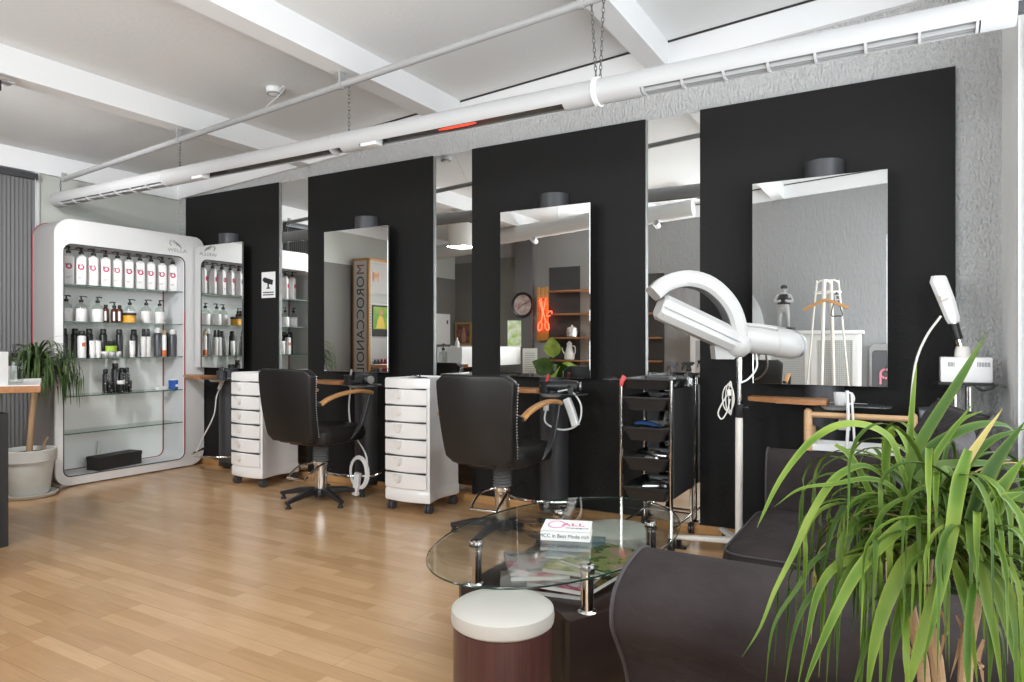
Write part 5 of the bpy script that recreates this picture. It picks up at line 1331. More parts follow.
# thin conduit following the sloping ceiling
def zt(x): return zb(x)-.082
CYY = 3.1
M_COND = mat('grey_white_conduit', (.38, .38, .38), .5)
t2_ = thing('hanging_conduit', 'thin white conduit hanging under the ceiling beams above the light tube', 'conduit', (-3.0, 3.22, zt(-3.0)))
MB().tube([(-6.27, CYY, zt(-6.27)), (.38, CYY, zt(.38))], .021, 14).build('conduit_tube', M_COND, t2_)
for x in (-6.24, -4.655, -3.03, -1.41):
    MB().lathe([(.026, -.014), (.028, 0), (.026, .014)], seg=18, M=Matrix.Translation((x, CYY, zt(x))) @ Matrix.Rotation(PI/2, 4, 'Y')).box(x-.008, x+.008, CYY-.02, CYY+.02, zt(x)+.018, zb(x)-.001 if x > -6 else zt(x)+.05).build('clamp', M_COND, t2_)
cn = 0
def chain(p0, p1, label):
    m = MB(); p0, p1 = Vector(p0), Vector(p1); n_ = int((p1-p0).length/.022); d = (p1-p0).normalized()
    for i in range(n_+1):
        c = p0+(p1-p0)*(i/n_); s_ = d.orthogonal().normalized(); s2 = d.cross(s_)
        if i % 2: s_ = s2
        m.tube([c+d*.015*math.cos(2*PI*k/10)+s_*.0065*math.sin(2*PI*k/10) for k in range(10)], .0022, 5, loop=True)
    tag(m.build('suspension_chain', M_CHAIN), label, 'chain', 'chains holding the light tube')
x = xs(598, 96)
chain((x-.01, TBY-.0, TBZ+TBR+.01), (x-.035, CYY, zt(x)-.02), 'left one of two close chains holding the light tube')
chain((x+.012, TBY, TBZ+TBR+.01), (x+.03, CYY, zt(x)-.02), 'right one of two close chains holding the light tube')
x = at(349, 120, Y=3.1).x
chain((x, TBY, TBZ+TBR), (x, CYY, zt(x)-.02), 'single chain holding the middle of the light tube')
x = at(180, 160, Y=3.1).x
chain((x, TBY, TBZ+TBR), (x, CYY, zt(x)-.02), 'short chain holding the light tube above the display cabinet')
x = -6.3
chain((x, TBY, TBZ+TBR), (x, CYY, zt(x)-.02), 'shortest chain at the far end of the light tube')
p = at(274, 88, z=2.989)
t = thing('smoke_detector', 'small round white smoke detector on the ceiling', 'smoke detector', (p.x, p.y, zc(p.x)-.05))
MB().lathe([(.025, 0), (.042, .006), (.052, .022), (.055, .05)], (p.x, p.y, zc(p.x)-.052), 24).build('body', M_WHITEP, t)
MB().lathe([(.046, .004), (.050, .008), (.050, .014), (.046, .016)], (p.x, p.y, zc(p.x)-.052), 24).build('vent_ring', M_SIDEG, t)
MB().tube(bez([(p.x+.05, p.y, zc(p.x)-.03), (p.x+.10, p.y-.01, zc(p.x)-.01), (p.x+.12, p.y-.03, zc(p.x)-.06), (p.x+.12, CYY, zt(p.x)+.02)], 14), .003, 6).build('cable', M_WHITEP, t)
t = thing('track_spotlight', 'black and chrome linear spotlight under the ceiling beam at top left', 'ceiling light', (-4.655, 1.7, zb(-4.655)-.05))
MB().box(-4.70, -4.61, 1.35, 2.02, zb(-4.655)-.03, zb(-4.655)-.002, .004).build('chrome_rail', M_CHROME, t)
MB().box(-4.73, -4.64, 1.35, 1.96, zb(-4.655)-.085, zb(-4.655)-.03, .006).build('lamp_body', M_BLACKP, t)
# ================================================================== OPPOSITE SIDE OF THE ROOM (seen in the mirrors)
t = thing('display_stand', 'orange-framed display stand with pegboard and vertical lettering, by the left wall', 'display stand', (-6.31, 1.15, 0))
M_ORW = wood_mat('orange_wood', (.62, .30, .07), (.54, .25, .05), .4)
DX0, DX1, DY0, DY1, DZ = -6.46, -6.18, .72, 1.51, 2.32
MB().box(DX0, DX1-.03, DY0+.01, DY1-.012, .02, DZ-.02).build('carcass', M_SIDEG, t)
f = MB()
for y in (DY0, DY1): f.box(DX1-.035, DX1, y-.03, y+.0, 0, DZ, .002)
f.box(DX1-.035, DX1, DY0-.03, DY1, DZ-.03, DZ, .002).box(DX0, DX1, DY1-.012, DY1, DZ-.03, DZ).box(DX0-.0, DX0+.02, DY1-.012, DY1+.002, 0, DZ).box(DX1-.02, DX1, DY1-.012, DY1+.002, 0, DZ)
f.build('wooden_frame', M_ORW, t)
sp_ = MB().box(DX0+.02, DX1-.02, DY1-.012, DY1-.004, .02, DZ-.03).build('side_panel', mat('silver_grey_panel', (.72, .71, .70), .5), t)
Mx = Matrix(((0, -1, 0), (0, 0, 1), (-1, 0, 0)))
lt = text_obj('lettering', 'OROCCANOIL', .19, mat('dark_grey_letter', (.09, .09, .095), .5), ((DX0+DX1)/2-(-6.31), DY1-.0035-1.15, 1.435), Mx.to_euler(), t)
lt.scale = (1.03, 1, 1)
lm_ = text_obj('lettering', 'M', .19, mat('orange_red_letter', (.42, .10, .05), .5), ((DX0+DX1)/2-(-6.31), DY1-.0035-1.15, 2.175), Mx.to_euler(), t)
def peg_mat():
    m = bpy.data.materials.new('white_pegboard'); n, l = nodes(m); b = n['Principled BSDF']
    tc = n.new('ShaderNodeTexCoord'); v = n.new('ShaderNodeVectorMath'); v.operation = 'MODULO'; v.inputs[1].default_value = (.04, .04, .04)
    ad = n.new('ShaderNodeVectorMath'); ad.inputs[1].default_value = (4, 4, 4); l.new(tc.outputs['Object'], ad.inputs[0]); l.new(ad.outputs[0], v.inputs[0])
    s = n.new('ShaderNodeVectorMath'); s.operation = 'SUBTRACT'; s.inputs[1].default_value = (.02, .02, .02); l.new(v.outputs[0], s.inputs[0])
    m2 = n.new('ShaderNodeVectorMath'); m2.operation = 'MULTIPLY'; m2.inputs[1].default_value = (0, 1, 1); l.new(s.outputs[0], m2.inputs[0])
    ln = n.new('ShaderNodeVectorMath'); ln.operation = 'LENGTH'; l.new(m2.outputs[0], ln.inputs[0])
    lt = n.new('ShaderNodeMath'); lt.operation = 'LESS_THAN'; lt.inputs[1].default_value = .0105; l.new(ln.outputs['Value'], lt.inputs[0])
    c = n.new('ShaderNodeMix'); c.data_type = 'RGBA'; c.inputs[6].default_value = (.56, .555, .54, 1); c.inputs[7].default_value = (.05, .05, .05, 1)
    l.new(lt.outputs[0], c.inputs[0]); l.new(c.outputs[2], b.inputs['Base Color'])
    return m
MB().box(DX1-.03, DX1-.022, DY0, DY1-.03, .02, DZ-.03).build('pegboard', peg_mat(), t)
MB().box(DX1-.021, DX1+.10, DY0+.02, DY1-.06, 1.835, 1.845).build('glass_ledge', M_GLASS, t)
mm = Matrix(((0, 0, 1), (-1, 0, 0), (0, -1, 0)))
lo = text_obj('emblem', 'M', .20, mat('orange_emblem', (.65, .22, .03), .5), (DX1-.018+6.31, DY1-.17-1.15, 2.07), Matrix(((0, 0, 1), (1, 0, 0), (0, 1, 0))).to_euler(), t)
o = thing('hair_poster', 'small colourful hair poster on the pegboard display stand', 'poster', (DX1-.015, 1.3, 1.28))
MB().box(DX1-.02, DX1-.012, 1.10, 1.425, 1.28, 1.70).build('backing', M_BLACKM, o)
MB().box(DX1-.0118, DX1-.011, 1.12, 1.405, 1.38, 1.68).build('green_background', mat('poster_green', (.10, .30, .03), .4, var=(9, (.25, .4, .05))), o)
MB().prism([(1.17, 1.39), (1.35, 1.39), (1.32, 1.50), (1.28, 1.56), (1.22, 1.55), (1.19, 1.48)], DX1-.011, DX1-.0102, 'x').build('figure_shape', mat('poster_yellow', (.7, .5, .08), .4), o)
MB().lathe([(.035, 0), (.04, .0004), (.035, .0008)], seg=20, M=Matrix.Translation((DX1-.0105, 1.25, 1.60)) @ Matrix.Rotation(PI/2, 4, 'Y')).build('face_shape', mat('poster_skin', (.5, .25, .16), .5), o)
MB().box(DX1-.022, DX1+.09, DY0+.02, DY1-.06, .80, .81).build('lower_ledge', M_GLASS, t)
for i in range(5):
    y = 1.42-.068*i
    o = thing('hair_oil_bottle', '%s bottle on the lower ledge of the pegboard display stand, %s from its wooden corner' % (('dark', 'dark', 'red', 'red', 'red')[i], ORD[i]), 'bottle', (DX1+.03, y, .811))
    m_ = M_BOTG if i < 2 else mat('dark_red_bottle', (.28, .01, .03), .3)
    MB().lathe([(.022, 0), (.026, .004), (.026, .12), (.02, .13)], seg=16).build('body', m_, o, local=True)
    MB().lathe([(.014, .128), (.016, .13), (.016, .16), (.012, .163)], seg=14).build('cap', m_, o, local=True)
# sideboard in the corner
t = thing('corner_sideboard', 'dark corner sideboard with a white ledge against the dark wall', 'sideboard', (-6.0, -.4, 0))
MB().box(-6.49, -5.45, -.60, -.15, .02, .88).build('carcass', M_WENGED, t)
MB().box(-6.50, -5.43, -.61, -.12, .88, .91, .003).build('worktop', M_SHELFW, t)
MB().box(-6.50, -5.43, -.62, -.47, 1.06, 1.15, .003).build('white_ledge', M_WHITEM, t)
MB().box(-6.48, -5.45, -.62, -.60, .90, 1.06).build('splash_back', M_GREY, t)
t = thing('framed_picture', 'gold framed dark portrait picture leaning on the white ledge', 'picture', (-6.31, -.56, 1.15))
MB().ring([(x, z) for x, z in ((-6.47, 1.152), (-6.15, 1.152), (-6.15, 1.53), (-6.47, 1.53))], [(x, z) for x, z in ((-6.44, 1.185), (-6.18, 1.185), (-6.18, 1.50), (-6.44, 1.50))], -.59, -.565, 'y').build('frame', mat('gold_frame', (.45, .30, .10), .4, metal=.4), t)
MB().box(-6.44, -6.18, -.588, -.578, 1.185, 1.50).build('canvas', mat('dark_portrait', (.03, .02, .02), .4, var=(9, (.25, .10, .08))), t)
MB().lathe([(.0, 0), (.03, .0), (.05, .10), (.03, .17), (.012, .18), (.025, .20), (.02, .235), (.0, .25)], (-6.30, -.574, 1.20), 14, sy=.15, cap0=False, cap1=False).build('figure_shape', mat('portrait_skin', (.40, .20, .14), .5), t)
t = thing('notice_sheet', 'white notice sheet with a small dark mark on the left wall', 'notice', (-6.50, -.27, 1.17))
MB().box(-6.50, -6.49, -.46, -.08, 1.17, 1.66).build('sheet', M_WHITEM, t)
MB().box(-6.49, -6.4885, -.40, -.36, 1.50, 1.56).build('dark_mark', M_GREY, t)
t = thing('soap_dispenser', 'black soap pump bottle on the dark corner sideboard', 'bottle', (-6.30, -.28, .911))
MB().lathe([(.045, 0), (.05, .005), (.05, .11), (.02, .135), (.018, .14)], seg=20).build('body', M_BLACKP, t, local=True)
m_ = MB(); pump(m_, .14, 1.3, 1); m_.build('pump', M_BLACKP, t, local=True)
t = thing('receipt_printer', 'small white printer on the dark corner sideboard', 'printer', (-5.95, -.32, .911))
MB().box(-6.12, -5.80, -.44, -.20, .911, 1.0, .012).build('housing', M_WHITEM, t); MB().box(-6.05, -5.87, -.45, -.30, 1.0, 1.035, .006).build('paper_tray', M_GREY, t)
# pillar, dark panels, shelves, clock, neon
struct(MB().box(-5.15, -4.86, YF, YF+.06, 0, 2.74).build('trim_%d' % (tn+1), mat('pillar_grey', (.16, .16, .16), .85)))
for (a, b, z), lb in (((-4.59, -4.10, 2.30), 'dark painted wall panel beside the red neon scissors'), ((-3.26, -2.96, 2.17), 'dark painted wall panel left of the white glazed cabinet')):
    tag(MB().box(a, b, YF+.001, YF+.02, .07, z, .002, 1).build('dark_wall_panel', mat('anthracite_paint', (.055, .055, .055), .7)), lb, 'wall panel')
for i, z in enumerate((1.945, 1.615, 1.275, .950)):
    o = MB().box(-4.52, -2.98, YF+.02, YF+.22, z-.022, z, .003).build('wall_shelf', M_SHELFW)
    tag(o, '%s of four long wooden shelves on the wall opposite the mirrors' % ('topmost', 'second from top', 'third from top', 'lowest')[i], 'shelf', 'long wooden wall shelves')
t = thing('storage_pot', 'grey lidded pot on the third wooden wall shelf', 'pot', (-4.17, -.50, 1.2755))
MB().lathe([(.06, 0), (.075, .01), (.08, .08), (.07, .12)], seg=22).build('body', M_STEEL, t, local=True)
MB().lathe([(.072, .12), (.07, .13), (.03, .15), (.012, .155), (.014, .175), (.0, .18)], seg=20, cap1=False).build('lid', M_WHITEM, t, local=True)
t = thing('white_jug', 'white tall jug with a handle on the lowest wooden wall shelf', 'jug', (-4.21, -.50, .9505))
MB().lathe([(.05, 0), (.07, .01), (.075, .06), (.045, .16), (.035, .2), (.04, .235), (.01, .27)], seg=22).build('body', M_WHITEM, t, local=True)
MB().tube(bez([(.04, 0, .2), (.085, 0, .19), (.09, 0, .11), (.07, 0, .07)], 12), .007, 8).build('handle', M_WHITEM, t, local=True)
MB().tube(bez([(-.06, 0, .07), (-.10, 0, .12), (-.12, 0, .18)], 8), [.012, .011, .010, .009, .009, .008, .008, .007, .007], 8).build('spout', M_WHITEM, t, local=True)
t = thing('wall_clock', 'round black-rimmed wall clock with a red and white map face', 'clock', (-5.01, YF+.06, 1.575))
Mc = Matrix.Translation((-5.01, YF+.062, 1.763)) @ Matrix.Rotation(-PI/2, 4, 'X')
MB().lathe([(.14, .012), (.15, .0), (.185, 0), (.192, .02), (.18, .042), (.158, .035), (.150, .014)], seg=40, M=Mc, cap0=False, cap1=False).build('rim', M_BLACKP, t)
MB().lathe([(.154, .006), (.154, .016)], seg=40, M=Mc).build('dial', mat('map_dial', (.60, .58, .54), .5, var=(11, (.42, .20, .18))), t)
h = MB()
h.bar([(-5.01, YF+.085, 1.763), (-4.93, YF+.085, 1.79)], .014, .003, up=(0, 1, 0)).bar([(-5.01, YF+.086, 1.763), (-5.09, YF+.086, 1.70)], .010, .003, up=(0, 1, 0)).build('hands', mat('dark_red_hand', (.25, .02, .02), .4), t)
t = thing('neon_sign', 'red neon scissors sign on an upright wooden board', 'neon sign', (-4.69, YF+.02, 1.22))
for i in range(3):
    MB().box(-4.79+i*.0672, -4.79+i*.0672+.065, YF+.022, YF+.042, 1.22+.008*i, 2.02-.008*(i % 2), .003).build('board', M_ORW, t)
nt = mat('red_neon_tube', (1, .10, .06), .3, emit=((1, .06, .03), 4.0))
n_ = MB(); ny = YF+.075
def loop2(cx_, cz_, rx_, rz_, rot_):
    o = []
    for i in range(18):
        a = 2*PI*i/18; x, z = rx_*math.cos(a), rz_*math.sin(a)
        o.append((cx_+x*math.cos(rot_)-z*math.sin(rot_), ny, cz_+x*math.sin(rot_)+z*math.cos(rot_)))
    return o
n_.tube([(-4.70, ny, 1.85), (-4.665, ny, 1.66), (-4.62, ny, 1.50)], 0.008, 8).tube([(-4.615, ny, 1.85), (-4.66, ny, 1.66), (-4.70, ny, 1.50)], .008, 8)
n_.tube([(-4.725, ny, 1.83), (-4.67, ny, 1.62)], .007, 8)
n_.tube(loop2(-4.715, 1.44, .032, .065, R(-12)), .007, 8, loop=True).tube(loop2(-4.60, 1.445, .032, .065, R(14)), .007, 8, loop=True).tube(loop2(-4.56, 1.62, .028, .05, R(-50)), .007, 8, loop=True)
n_.build('neon_tube', nt, t)
nb = MB()
for z in (1.50, 1.66, 1.83): nb.box(-4.68, -4.66, YF+.042, ny, z-.005, z+.005)
nb.build('tube_support', M_BLACKP, t)
# air duct, drum, spots on that side
t = thing('air_duct', 'wrapped white air duct running below the ceiling opposite the mirrors', 'duct', (-4.4, .3, 2.6))
d0, d1 = Vector((-6.45, .3, 2.54)), Vector((-2.3, .3, 2.85))
P = []; rr_ = []
for i in range(70):
    P.append(d0+(d1-d0)*i/69); rr_.append(.105+(.004 if i % 4 == 0 else 0))
MB().tube(P, rr_, 24).build('duct_wrap', mat('duct_white', (.62, .62, .61), .7), t)
for x in (-5.6, -4.0, -2.6):
    z = 2.54+(x+6.45)/4.15*.31
    MB().tube([(x, .3, z+.1), (x, .3, zc(x))], .004, 6).build('hanger_wire', M_STEEL, t)
t = thing('drum_lamp', 'white drum lamp hanging from the ceiling opposite the mirrors', 'ceiling light', (-5.22, 1.06, 2.47))
MB().lathe([(.0, .34), (.17, .34), (.175, .33), (.175, .02), (.17, .01), (.165, .02), (.165, .3), (.0, .31)], (-5.22, 1.06, 2.47), 32, cap0=False, cap1=False).build('shade', mat('drum_shade', (.78, .76, .72), .7), t)
MB().tube([(-5.22, 1.06, 2.81), (-5.22, 1.06, zc(-5.22))], .012, 10).build('stem', M_WHITEP, t)
for (x, y, z), lb in (((-4.33, .3, 2.56), 'white spotlight under the air duct near the clock'), ((-2.75, .3, 2.68), 'white spotlight under the air duct near the glazed cabinet')):
    t = thing('duct_spotlight', lb, 'spotlight', (x, y, z))
    MB().cyl((x, y, z+.09), (x, y, z+.02), .012).build('stem', M_WHITEP, t)
    MB().lathe([(.02, -.05), (.035, -.045), (.042, .05), (.036, .05), (.03, -.02)], seg=18, M=Matrix.Translation((x, y+.03, z)) @ Matrix.Rotation(R(-65), 4, 'X'), cap1=False).build('lamp_head', M_WHITEP, t)
tag(MB().prism([(-2.90, zc(-2.9)-.03), (-2.31, zc(-2.31)-.03), (-2.31, zc(-2.31)), (-2.90, zc(-2.9))], .40, .45, 'y').build('lamp_track', M_BLACKM), 'short black lamp track on the ceiling opposite the mirrors', 'lamp track')
# glazed white cabinet, figurine
t = thing('glazed_cabinet', 'low white cabinet with lattice glass doors opposite the mirrors', 'cabinet', (-1.48, -.43, 0))
MB().box(-2.50, -.49, -.61, -.27, .04, 1.30).build('carcass', M_WHITEM, t)
MB().box(-2.53, -.46, -.615, -.235, 1.30, 1.34, .004).build('top', M_WHITEM, t)
MB().box(-2.48, -.51, -.59, -.29, 0, .04).build('plinth', M_GREY, t)
def lat_mat():
    m = bpy.data.materials.new('lattice_glass'); n, l = nodes(m); b = n['Principled BSDF']
    tc = n.new('ShaderNodeTexCoord'); br = n.new('ShaderNodeTexBrick'); br.offset = 0
    br.inputs['Brick Width'].default_value = .022; br.inputs['Row Height'].default_value = .022; br.inputs['Mortar Size'].default_value = .003; br.inputs['Scale'].default_value = 1
    br.inputs['Color1'].default_value = (.36, .37, .36, 1); br.inputs['Color2'].default_value = (.40, .41, .40, 1); br.inputs['Mortar'].default_value = (.60, .60, .59, 1)
    mp = n.new('ShaderNodeMapping'); mp.inputs['Rotation'].default_value = (PI/2, 0, 0); l.new(tc.outputs['Object'], mp.inputs[0]); l.new(mp.outputs[0], br.inputs[0]); l.new(br.outputs['Color'], b.inputs['Base Color']); b.inputs['Roughness'].default_value = .3
    return m
M_LAT = lat_mat()
for i in range(4):
    a = -2.49+i*.4975; b = a+.49
    o = MB().ring([(a, .06), (b, .06), (b, 1.285), (a, 1.285)], [(a+.06, .12), (b-.06, .12), (b-.06, 1.225), (a+.06, 1.225)], -.27, -.25, 'y').build('door', M_WHITEM, t)
    MB().box(a+.06, b-.06, -.268, -.258, .12, 1.225).build('lattice_pane', M_LAT, o)
    MB().lathe([(.008, 0), (.008, .012), (.015, .016), (.015, .024), (.008, .028)], seg=14, M=Matrix.Translation(((b-.03 if i % 2 == 0 else a+.03), -.25, .70)) @ Matrix.Rotation(-PI/2, 4, 'X')).build('knob', M_STEEL, o)
t = thing('figurine', 'grey figurine of a standing man in a dark waistcoat on the white cabinet', 'figurine', (-1.32, -.43, 1.3405))
FX, FY, FZ = -1.32, -.43, 1.3405
M_STONE = mat('grey_painted_figure', (.38, .375, .37), .6, var=(14, (.46, .45, .44)))
MB().prism(rrect(FX-.11, FX+.11, FY-.07, FY+.07, .03), FZ, FZ+.035, 'z', .005).build('base', M_GREY, t)
b = MB()
me = bpy.data.meshes.new('body'); bm = bmesh.new()
J = {'pel': (0, 0, .235), 'bel': (0, .006, .29), 'che': (0, 0, .355), 'nec': (0, 0, .405), 'hed': (0, .004, .44), 'top': (0, 0, .478),
     'hl': (-.035, 0, .215), 'kl': (-.04, .008, .12), 'al': (-.042, 0, .05), 'tl': (-.048, .035, .045), 'hr': (.035, 0, .215), 'kr': (.04, .008, .12), 'ar': (.042, 0, .05), 'tr': (.048, .035, .045),
     'sl': (-.06, 0, .378), 'el': (-.085, .005, .315), 'wl': (-.045, .06, .315), 'sr': (.06, 0, .378), 'er': (.085, .005, .315), 'wr': (.045, .06, .315), 'fl': (-.02, .068, .325), 'fr': (.02, .068, .325)}
RD = {'pel': .05, 'bel': .052, 'che': .052, 'nec': .022, 'hed': .033, 'top': .022, 'hl': .034, 'kl': .027, 'al': .022, 'tl': .016, 'hr': .034, 'kr': .027, 'ar': .022, 'tr': .016, 'sl': .026, 'el': .02, 'wl': .016, 'sr': .026, 'er': .02, 'wr': .016, 'fl': .013, 'fr': .013}
ks = list(J); vv_ = {k: bm.verts.new(Vector(J[k])+Vector((0, 0, -.0))) for k in ks}
for a, c in (('pel', 'bel'), ('bel', 'che'), ('che', 'nec'), ('nec', 'hed'), ('hed', 'top'), ('pel', 'hl'), ('hl', 'kl'), ('kl', 'al'), ('al', 'tl'), ('pel', 'hr'), ('hr', 'kr'), ('kr', 'ar'), ('ar', 'tr'), ('che', 'sl'), ('sl', 'el'), ('el', 'wl'), ('wl', 'fl'), ('che', 'sr'), ('sr', 'er'), ('er', 'wr'), ('wr', 'fr')):
    bm.edges.new((vv_[a], vv_[c]))
bm.to_mesh(me); bm.free()
bo = bpy.data.objects.new('body', me); C.objects.link(bo); bo.parent = t; me.materials.append(M_STONE)
sk = bo.modifiers.new('skin', 'SKIN')
for i, k in enumerate(ks):
    me.skin_vertices[0].data[i].radius = (RD[k], RD[k]*.85)
me.skin_vertices[0].data[0].use_root = True
sub = bo.modifiers.new('sub', 'SUBSURF'); sub.levels = 2; sub.render_levels = 2; sk.use_smooth_shade = True
MB().lathe([(.030, .455), (.034, .465), (.030, .485), (.012, .496), (.0, .497)], (0, -.003, 0), 18, cap1=False).build('hair', M_BLACKM, t, local=True)
MB().loft([[Vector((r_*1.18*math.cos(a), r_*1.02*math.sin(a)+.002, z)) for a in [2*PI*k/24 for k in range(24)]] for z, r_ in ((.285, .054), (.33, .056), (.375, .050), (.395, .036))], cap0=False, cap1=False).build('waistcoat', M_BLACKM, t, local=True)
fm = MB()
fm.lathe([(.0, -.006), (.006, 0), (.0, .008)], (0, .037, .44), 10, cap0=False, cap1=False)
fm.build('nose', M_STONE, t, local=True)
fm = MB()
for sx in (-.012, .012): fm.lathe([(.0, -.004), (.005, 0), (.0, .004)], (sx, .034, .449), 8, cap0=False, cap1=False)
fm.box(-.009, .009, .032, .036, .424, .427).build('eyes_and_mouth', M_BLACKM, t, local=True)
fm = MB()
for sx in (-.034, .034): fm.lathe([(.0, -.011), (.007, 0), (.0, .011)], (sx, .0, .443), 8, sx=.6, cap0=False, cap1=False)
fm.build('ears', M_STONE, t, local=True)
t.scale = (1.16, 1.16, 1.12)
# coat stand with a hanger
KX, KY = -.80, -.03
t = thing('coat_stand', 'white metal coat stand with splayed legs opposite the mirrors', 'coat stand', (KX, KY, 0))
for (dx, dy, r_) in ((-1, .25, .010), (1, -.25, .010), (-.22, 1, .019), (.22, -1, .019)):
    MB().tube(bez([(KX+dx*.10, KY+dy*.10, 1.87), (KX+dx*.115, KY+dy*.115, 1.80), (KX+dx*.20, KY+dy*.18, .8), (KX+dx*.27, KY+dy*.20, .0)], 16), r_, 10).build('leg', M_CREAM, t)
MB().tube([(KX-.10, KY-.025, 1.875), (KX-.07, KY, 1.895), (KX+.07, KY, 1.895), (KX+.10, KY-.025, 1.875)], .010, 10).tube([(KX-.022, KY+.1, 1.87), (KX, KY+.05, 1.893), (KX, KY-.05, 1.893), (KX+.022, KY-.1, 1.87)], .012, 10).build('top_bow', M_CREAM, t)
MB().tube([(KX+.135*math.cos(2*PI*i/24), KY+.12*math.sin(2*PI*i/24), 1.76) for i in range(24)], .009, 8, loop=True).build('hook_ring', M_CREAM, t)
t = thing('clothes_hanger', 'wooden clothes hanger on the white coat stand', 'hanger', (KX, KY+.15, 1.57))
MB().bar(bez([(KX-.23, KY+.14, 1.565), (KX-.10, KY+.15, 1.63), (KX, KY+.155, 1.665), (KX+.10, KY+.15, 1.63), (KX+.22, KY+.14, 1.575)], 18), .014, .035, bev=.004).build('shoulder_bar', M_BEECH, t)
MB().tube(bez([(KX, KY+.155, 1.68), (KX+.0, KY+.15, 1.73), (KX+.02, KY+.13, 1.775), (KX, KY+.115, 1.77)], 12), .003, 6).build('hook', M_STEEL, t)
t = thing('black_belt', 'black looped belt hanging on the white coat stand', 'belt', (KX+.10, KY+.10, 1.5))
MB().tube(bez([(KX+.10, KY+.135, 1.75), (KX+.07, KY+.14, 1.62), (KX+.05, KY+.14, 1.50), (KX+.12, KY+.14, 1.49), (KX+.16, KY+.14, 1.50), (KX+.13, KY+.14, 1.62), (KX+.105, KY+.135, 1.75)], 30), .012, 8, flat=.5).build('strap', M_BLACKM, t)
MB().ring(rrect(KX+.085, KX+.135, 1.66, 1.72, .008), rrect(KX+.095, KX+.125, 1.672, 1.708, .005), KY+.145, KY+.155, 'y').build('buckle', M_STEEL, t)
# folded pavement board
t = thing('pavement_board', 'grey pavement board with pink lettering leaning on the wall opposite the mirrors', 'sign', (-.25, -.55, 0))
MB().ring(rrect(-.41, -.06, .02, 1.18, .06), rrect(-.385, -.085, .06, 1.11, .04), -.60, -.57, 'y').build('frame', M_STEEL, t)
MB().box(-.385, -.085, -.592, -.582, .06, 1.11).build('panel', mat('slate_panel', (.10, .10, .11), .6), t)
MB().tube([(-.25+.05*math.cos(2*PI*i/16), -.578, .84+.05*math.sin(2*PI*i/16)) for i in range(16)], .013, 8, loop=True).tube([(-.30, -.578, .84), (-.30, -.578, .72)], .013, 8).build('pink_letter', mat('pink_paint', (.75, .25, .35), .5), t)
dup(ch, (-1.48, .10, 0), R(176), 'black salon chair with wooden arms in front of the white glazed cabinet')
# reception: leaflets, price sheet, big-leaf plant
for (x, y, z, w, h, m_, lb, nm) in ((-4.76, .12, 1.1465, .19, .36, mat('lime_print', (.30, .50, .05), .45, var=(10, (.75, .78, .7))), 'lime green printed leaflet holder on the raised white counter', 'leaflet_holder'),
                                (-4.48, .18, .0, .20, 1.12, M_WHITEM, 'tall white price list board beside the reception desk', 'price_board')):
    o = thing(nm, lb, 'sign', (x, y, z), R(-32))
    if h < 1:
        MB().box(-w/2, w/2, -.03, .03, 0, .012).build('stand', M_WHITEM, o, local=True)
        MB().bar([(0, 0, .01), (0, -.035, h)], w, .006, up=(0, 1, 0)).build('printed_card', m_, o, local=True)
    else:
        MB().box(-w/2-.05, w/2+.05, -.06, .06, 0, .015).tube([(0, 0, .01), (0, 0, .8)], .012, 10).build('stand', M_STEEL, o, local=True)
        MB().box(-w/2, w/2, -.008, .006, .78, h).build('board', M_WHITEM, o, local=True)
        l_ = MB()
        for i in range(9): l_.box(-w/2+.03, w/2-.03, .006, .0075, .81+i*.03, .817+i*.03)
        l_.build('text_line', M_SIDEG, o, local=True)
t = thing('broad_leaf_plant', 'potted plant with broad pale-veined leaves beside the reception desk', 'potted plant', (-4.05, .30, 0))
MB().lathe([(.12, 0), (.13, .01), (.16, .30), (.165, .36), (.155, .36), (.15, .30)], (-4.05, .30, 0), 28, cap1=False).build('pot', M_BLACKM, t)
MB().lathe([(.152, .31), (.05, .32), (.0, .322)], (-4.05, .30, 0), 20, cap1=False).build('soil', M_SOIL, t)
lf = {0: MB(), 1: MB()}; stm = MB()
for (az, z, L, k, up) in ((80, 1.0, .34, 0, 80), (200, .80, .34, 1, 20), (330, .82, .34, 0, 10), (20, .78, .32, 1, 25), (140, .84, .3, 1, 35), (270, .8, .32, 1, 20), (60, .80, .28, 0, 5), (235, .74, .34, 1, 0)):
    b0 = Vector((-4.05+.05*math.cos(R(az)), .30+.05*math.sin(R(az)), z))
    d = Vector((math.cos(R(az))*math.cos(R(up)), math.sin(R(az))*math.cos(R(up)), math.sin(R(up))))
    stm.tube(bez([(-4.05, .30, .31), (-4.05+.03*math.cos(R(az)), .30+.03*math.sin(R(az)), .6), b0], 8), .006, 6)
    n_ = 10; sd = d.cross(Vector((.3, .9, .3))).normalized(); rows = []
    for i in range(n_+1):
        f = i/n_; w = .11*math.sin(PI*min(1, f**.75))+.002
        p = b0+d*L*f+Vector((0, 0, -.06*f*f)); nn = sd.cross(d)
        rows.append([p-sd*w+nn*w*.25, p, p+sd*w+nn*w*.25])
    V = [[lf[k].bm.verts.new(q) for q in r] for r in rows]
    for i in range(n_):
        for j in range(2): lf[k].bm.faces.new((V[i][j], V[i][j+1], V[i+1][j+1], V[i+1][j]))
lf[0].build('leaf_blade', mat('pale_green_leaf', (.36, .46, .10), .4, var=(12, (.18, .33, .05))), t, smooth=80)
lf[1].build('leaf_blade', M_LEAFO, t, smooth=80)
stm.build('stem', M_LEAFO, t)
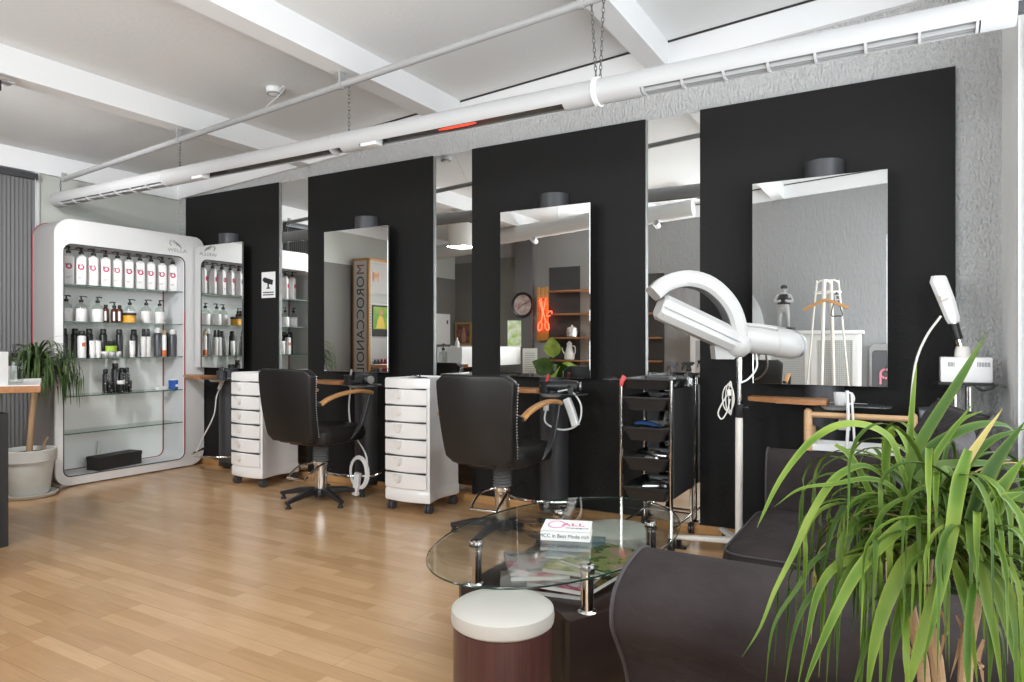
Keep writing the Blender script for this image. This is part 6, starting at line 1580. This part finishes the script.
# ================================================================== LIGHT AND CAMERA
wd = bpy.data.worlds.new('sky'); bpy.context.scene.world = wd; wd.use_nodes = True
bg = wd.node_tree.nodes['Background']; bg.inputs['Color'].default_value = (.90, .95, 1.0, 1); bg.inputs['Strength'].default_value = 1.35
def area(name, loc, rot, sx, sy, power, col=(.93, .975, 1)):
    l = bpy.data.lights.new(name, 'AREA'); l.shape = 'RECTANGLE'; l.size = sx; l.size_y = sy; l.energy = power; l.color = col
    o = bpy.data.objects.new(name, l); C.objects.link(o); o.location = loc; o.rotation_euler = rot
    return o
area('window_daylight', (XR+.30, 1.64, 1.74), (0, R(90), 0), 2.2, 4.1, 58, (.93, .975, 1))
area('added_door_fill', (.065, YF-.25, 1.25), (R(90), 0, 0), .6, 2.3, 22, (.93, .975, 1))  # fill lamp outside the added door
for i, (a, b, z0, z1) in enumerate(FILL_WIN):
    area('added_window_fill', ((a+b)/2, YF-.3, (z0+z1)/2), (R(90), 0, 0), b-a+.2, z1-z0+.2, (95, 60)[i], (.93, .975, 1))  # fill lamps outside the two added front windows
sp = area('track_spot_light', (-4.69, 1.50, zb(-4.655)-.10), (0, 0, 0), .05, .4, 15, (.97, .98, 1))
sp.data.spread = R(110)
sp.rotation_euler = (Vector((-6.0, 3.6, 1.3))-Vector(sp.location)).to_track_quat('-Z', 'Y').to_euler()
area('drum_lamp_light', (-5.22, 1.06, 2.49), (0, 0, 0), .28, .28, 9, (1, .95, .88))
cam = bpy.data.cameras.new('camera'); co = bpy.data.objects.new('camera', cam); C.objects.link(co)
co.location = (0, 0, EYE); co.rotation_euler = (PI/2, 0, YAW)
cam.sensor_width = 36; cam.lens = FPX/1024*36; cam.shift_y = (V0-341)/1024; cam.clip_start = .02
sc = bpy.context.scene; sc.camera = co
sc.view_settings.view_transform = 'Standard'; sc.view_settings.look = 'None'; sc.view_settings.gamma = 1; sc.view_settings.use_curve_mapping = False
sc.view_settings.exposure = 0.80
sc.cycles.max_bounces = 12; sc.cycles.diffuse_bounces = 6; sc.cycles.glossy_bounces = 6; sc.cycles.transparent_max_bounces = 24
sc.cycles.caustics_reflective = False; sc.cycles.caustics_refractive = False
sc.cycles.sample_clamp_indirect = 8
sc.cycles.use_denoising = True
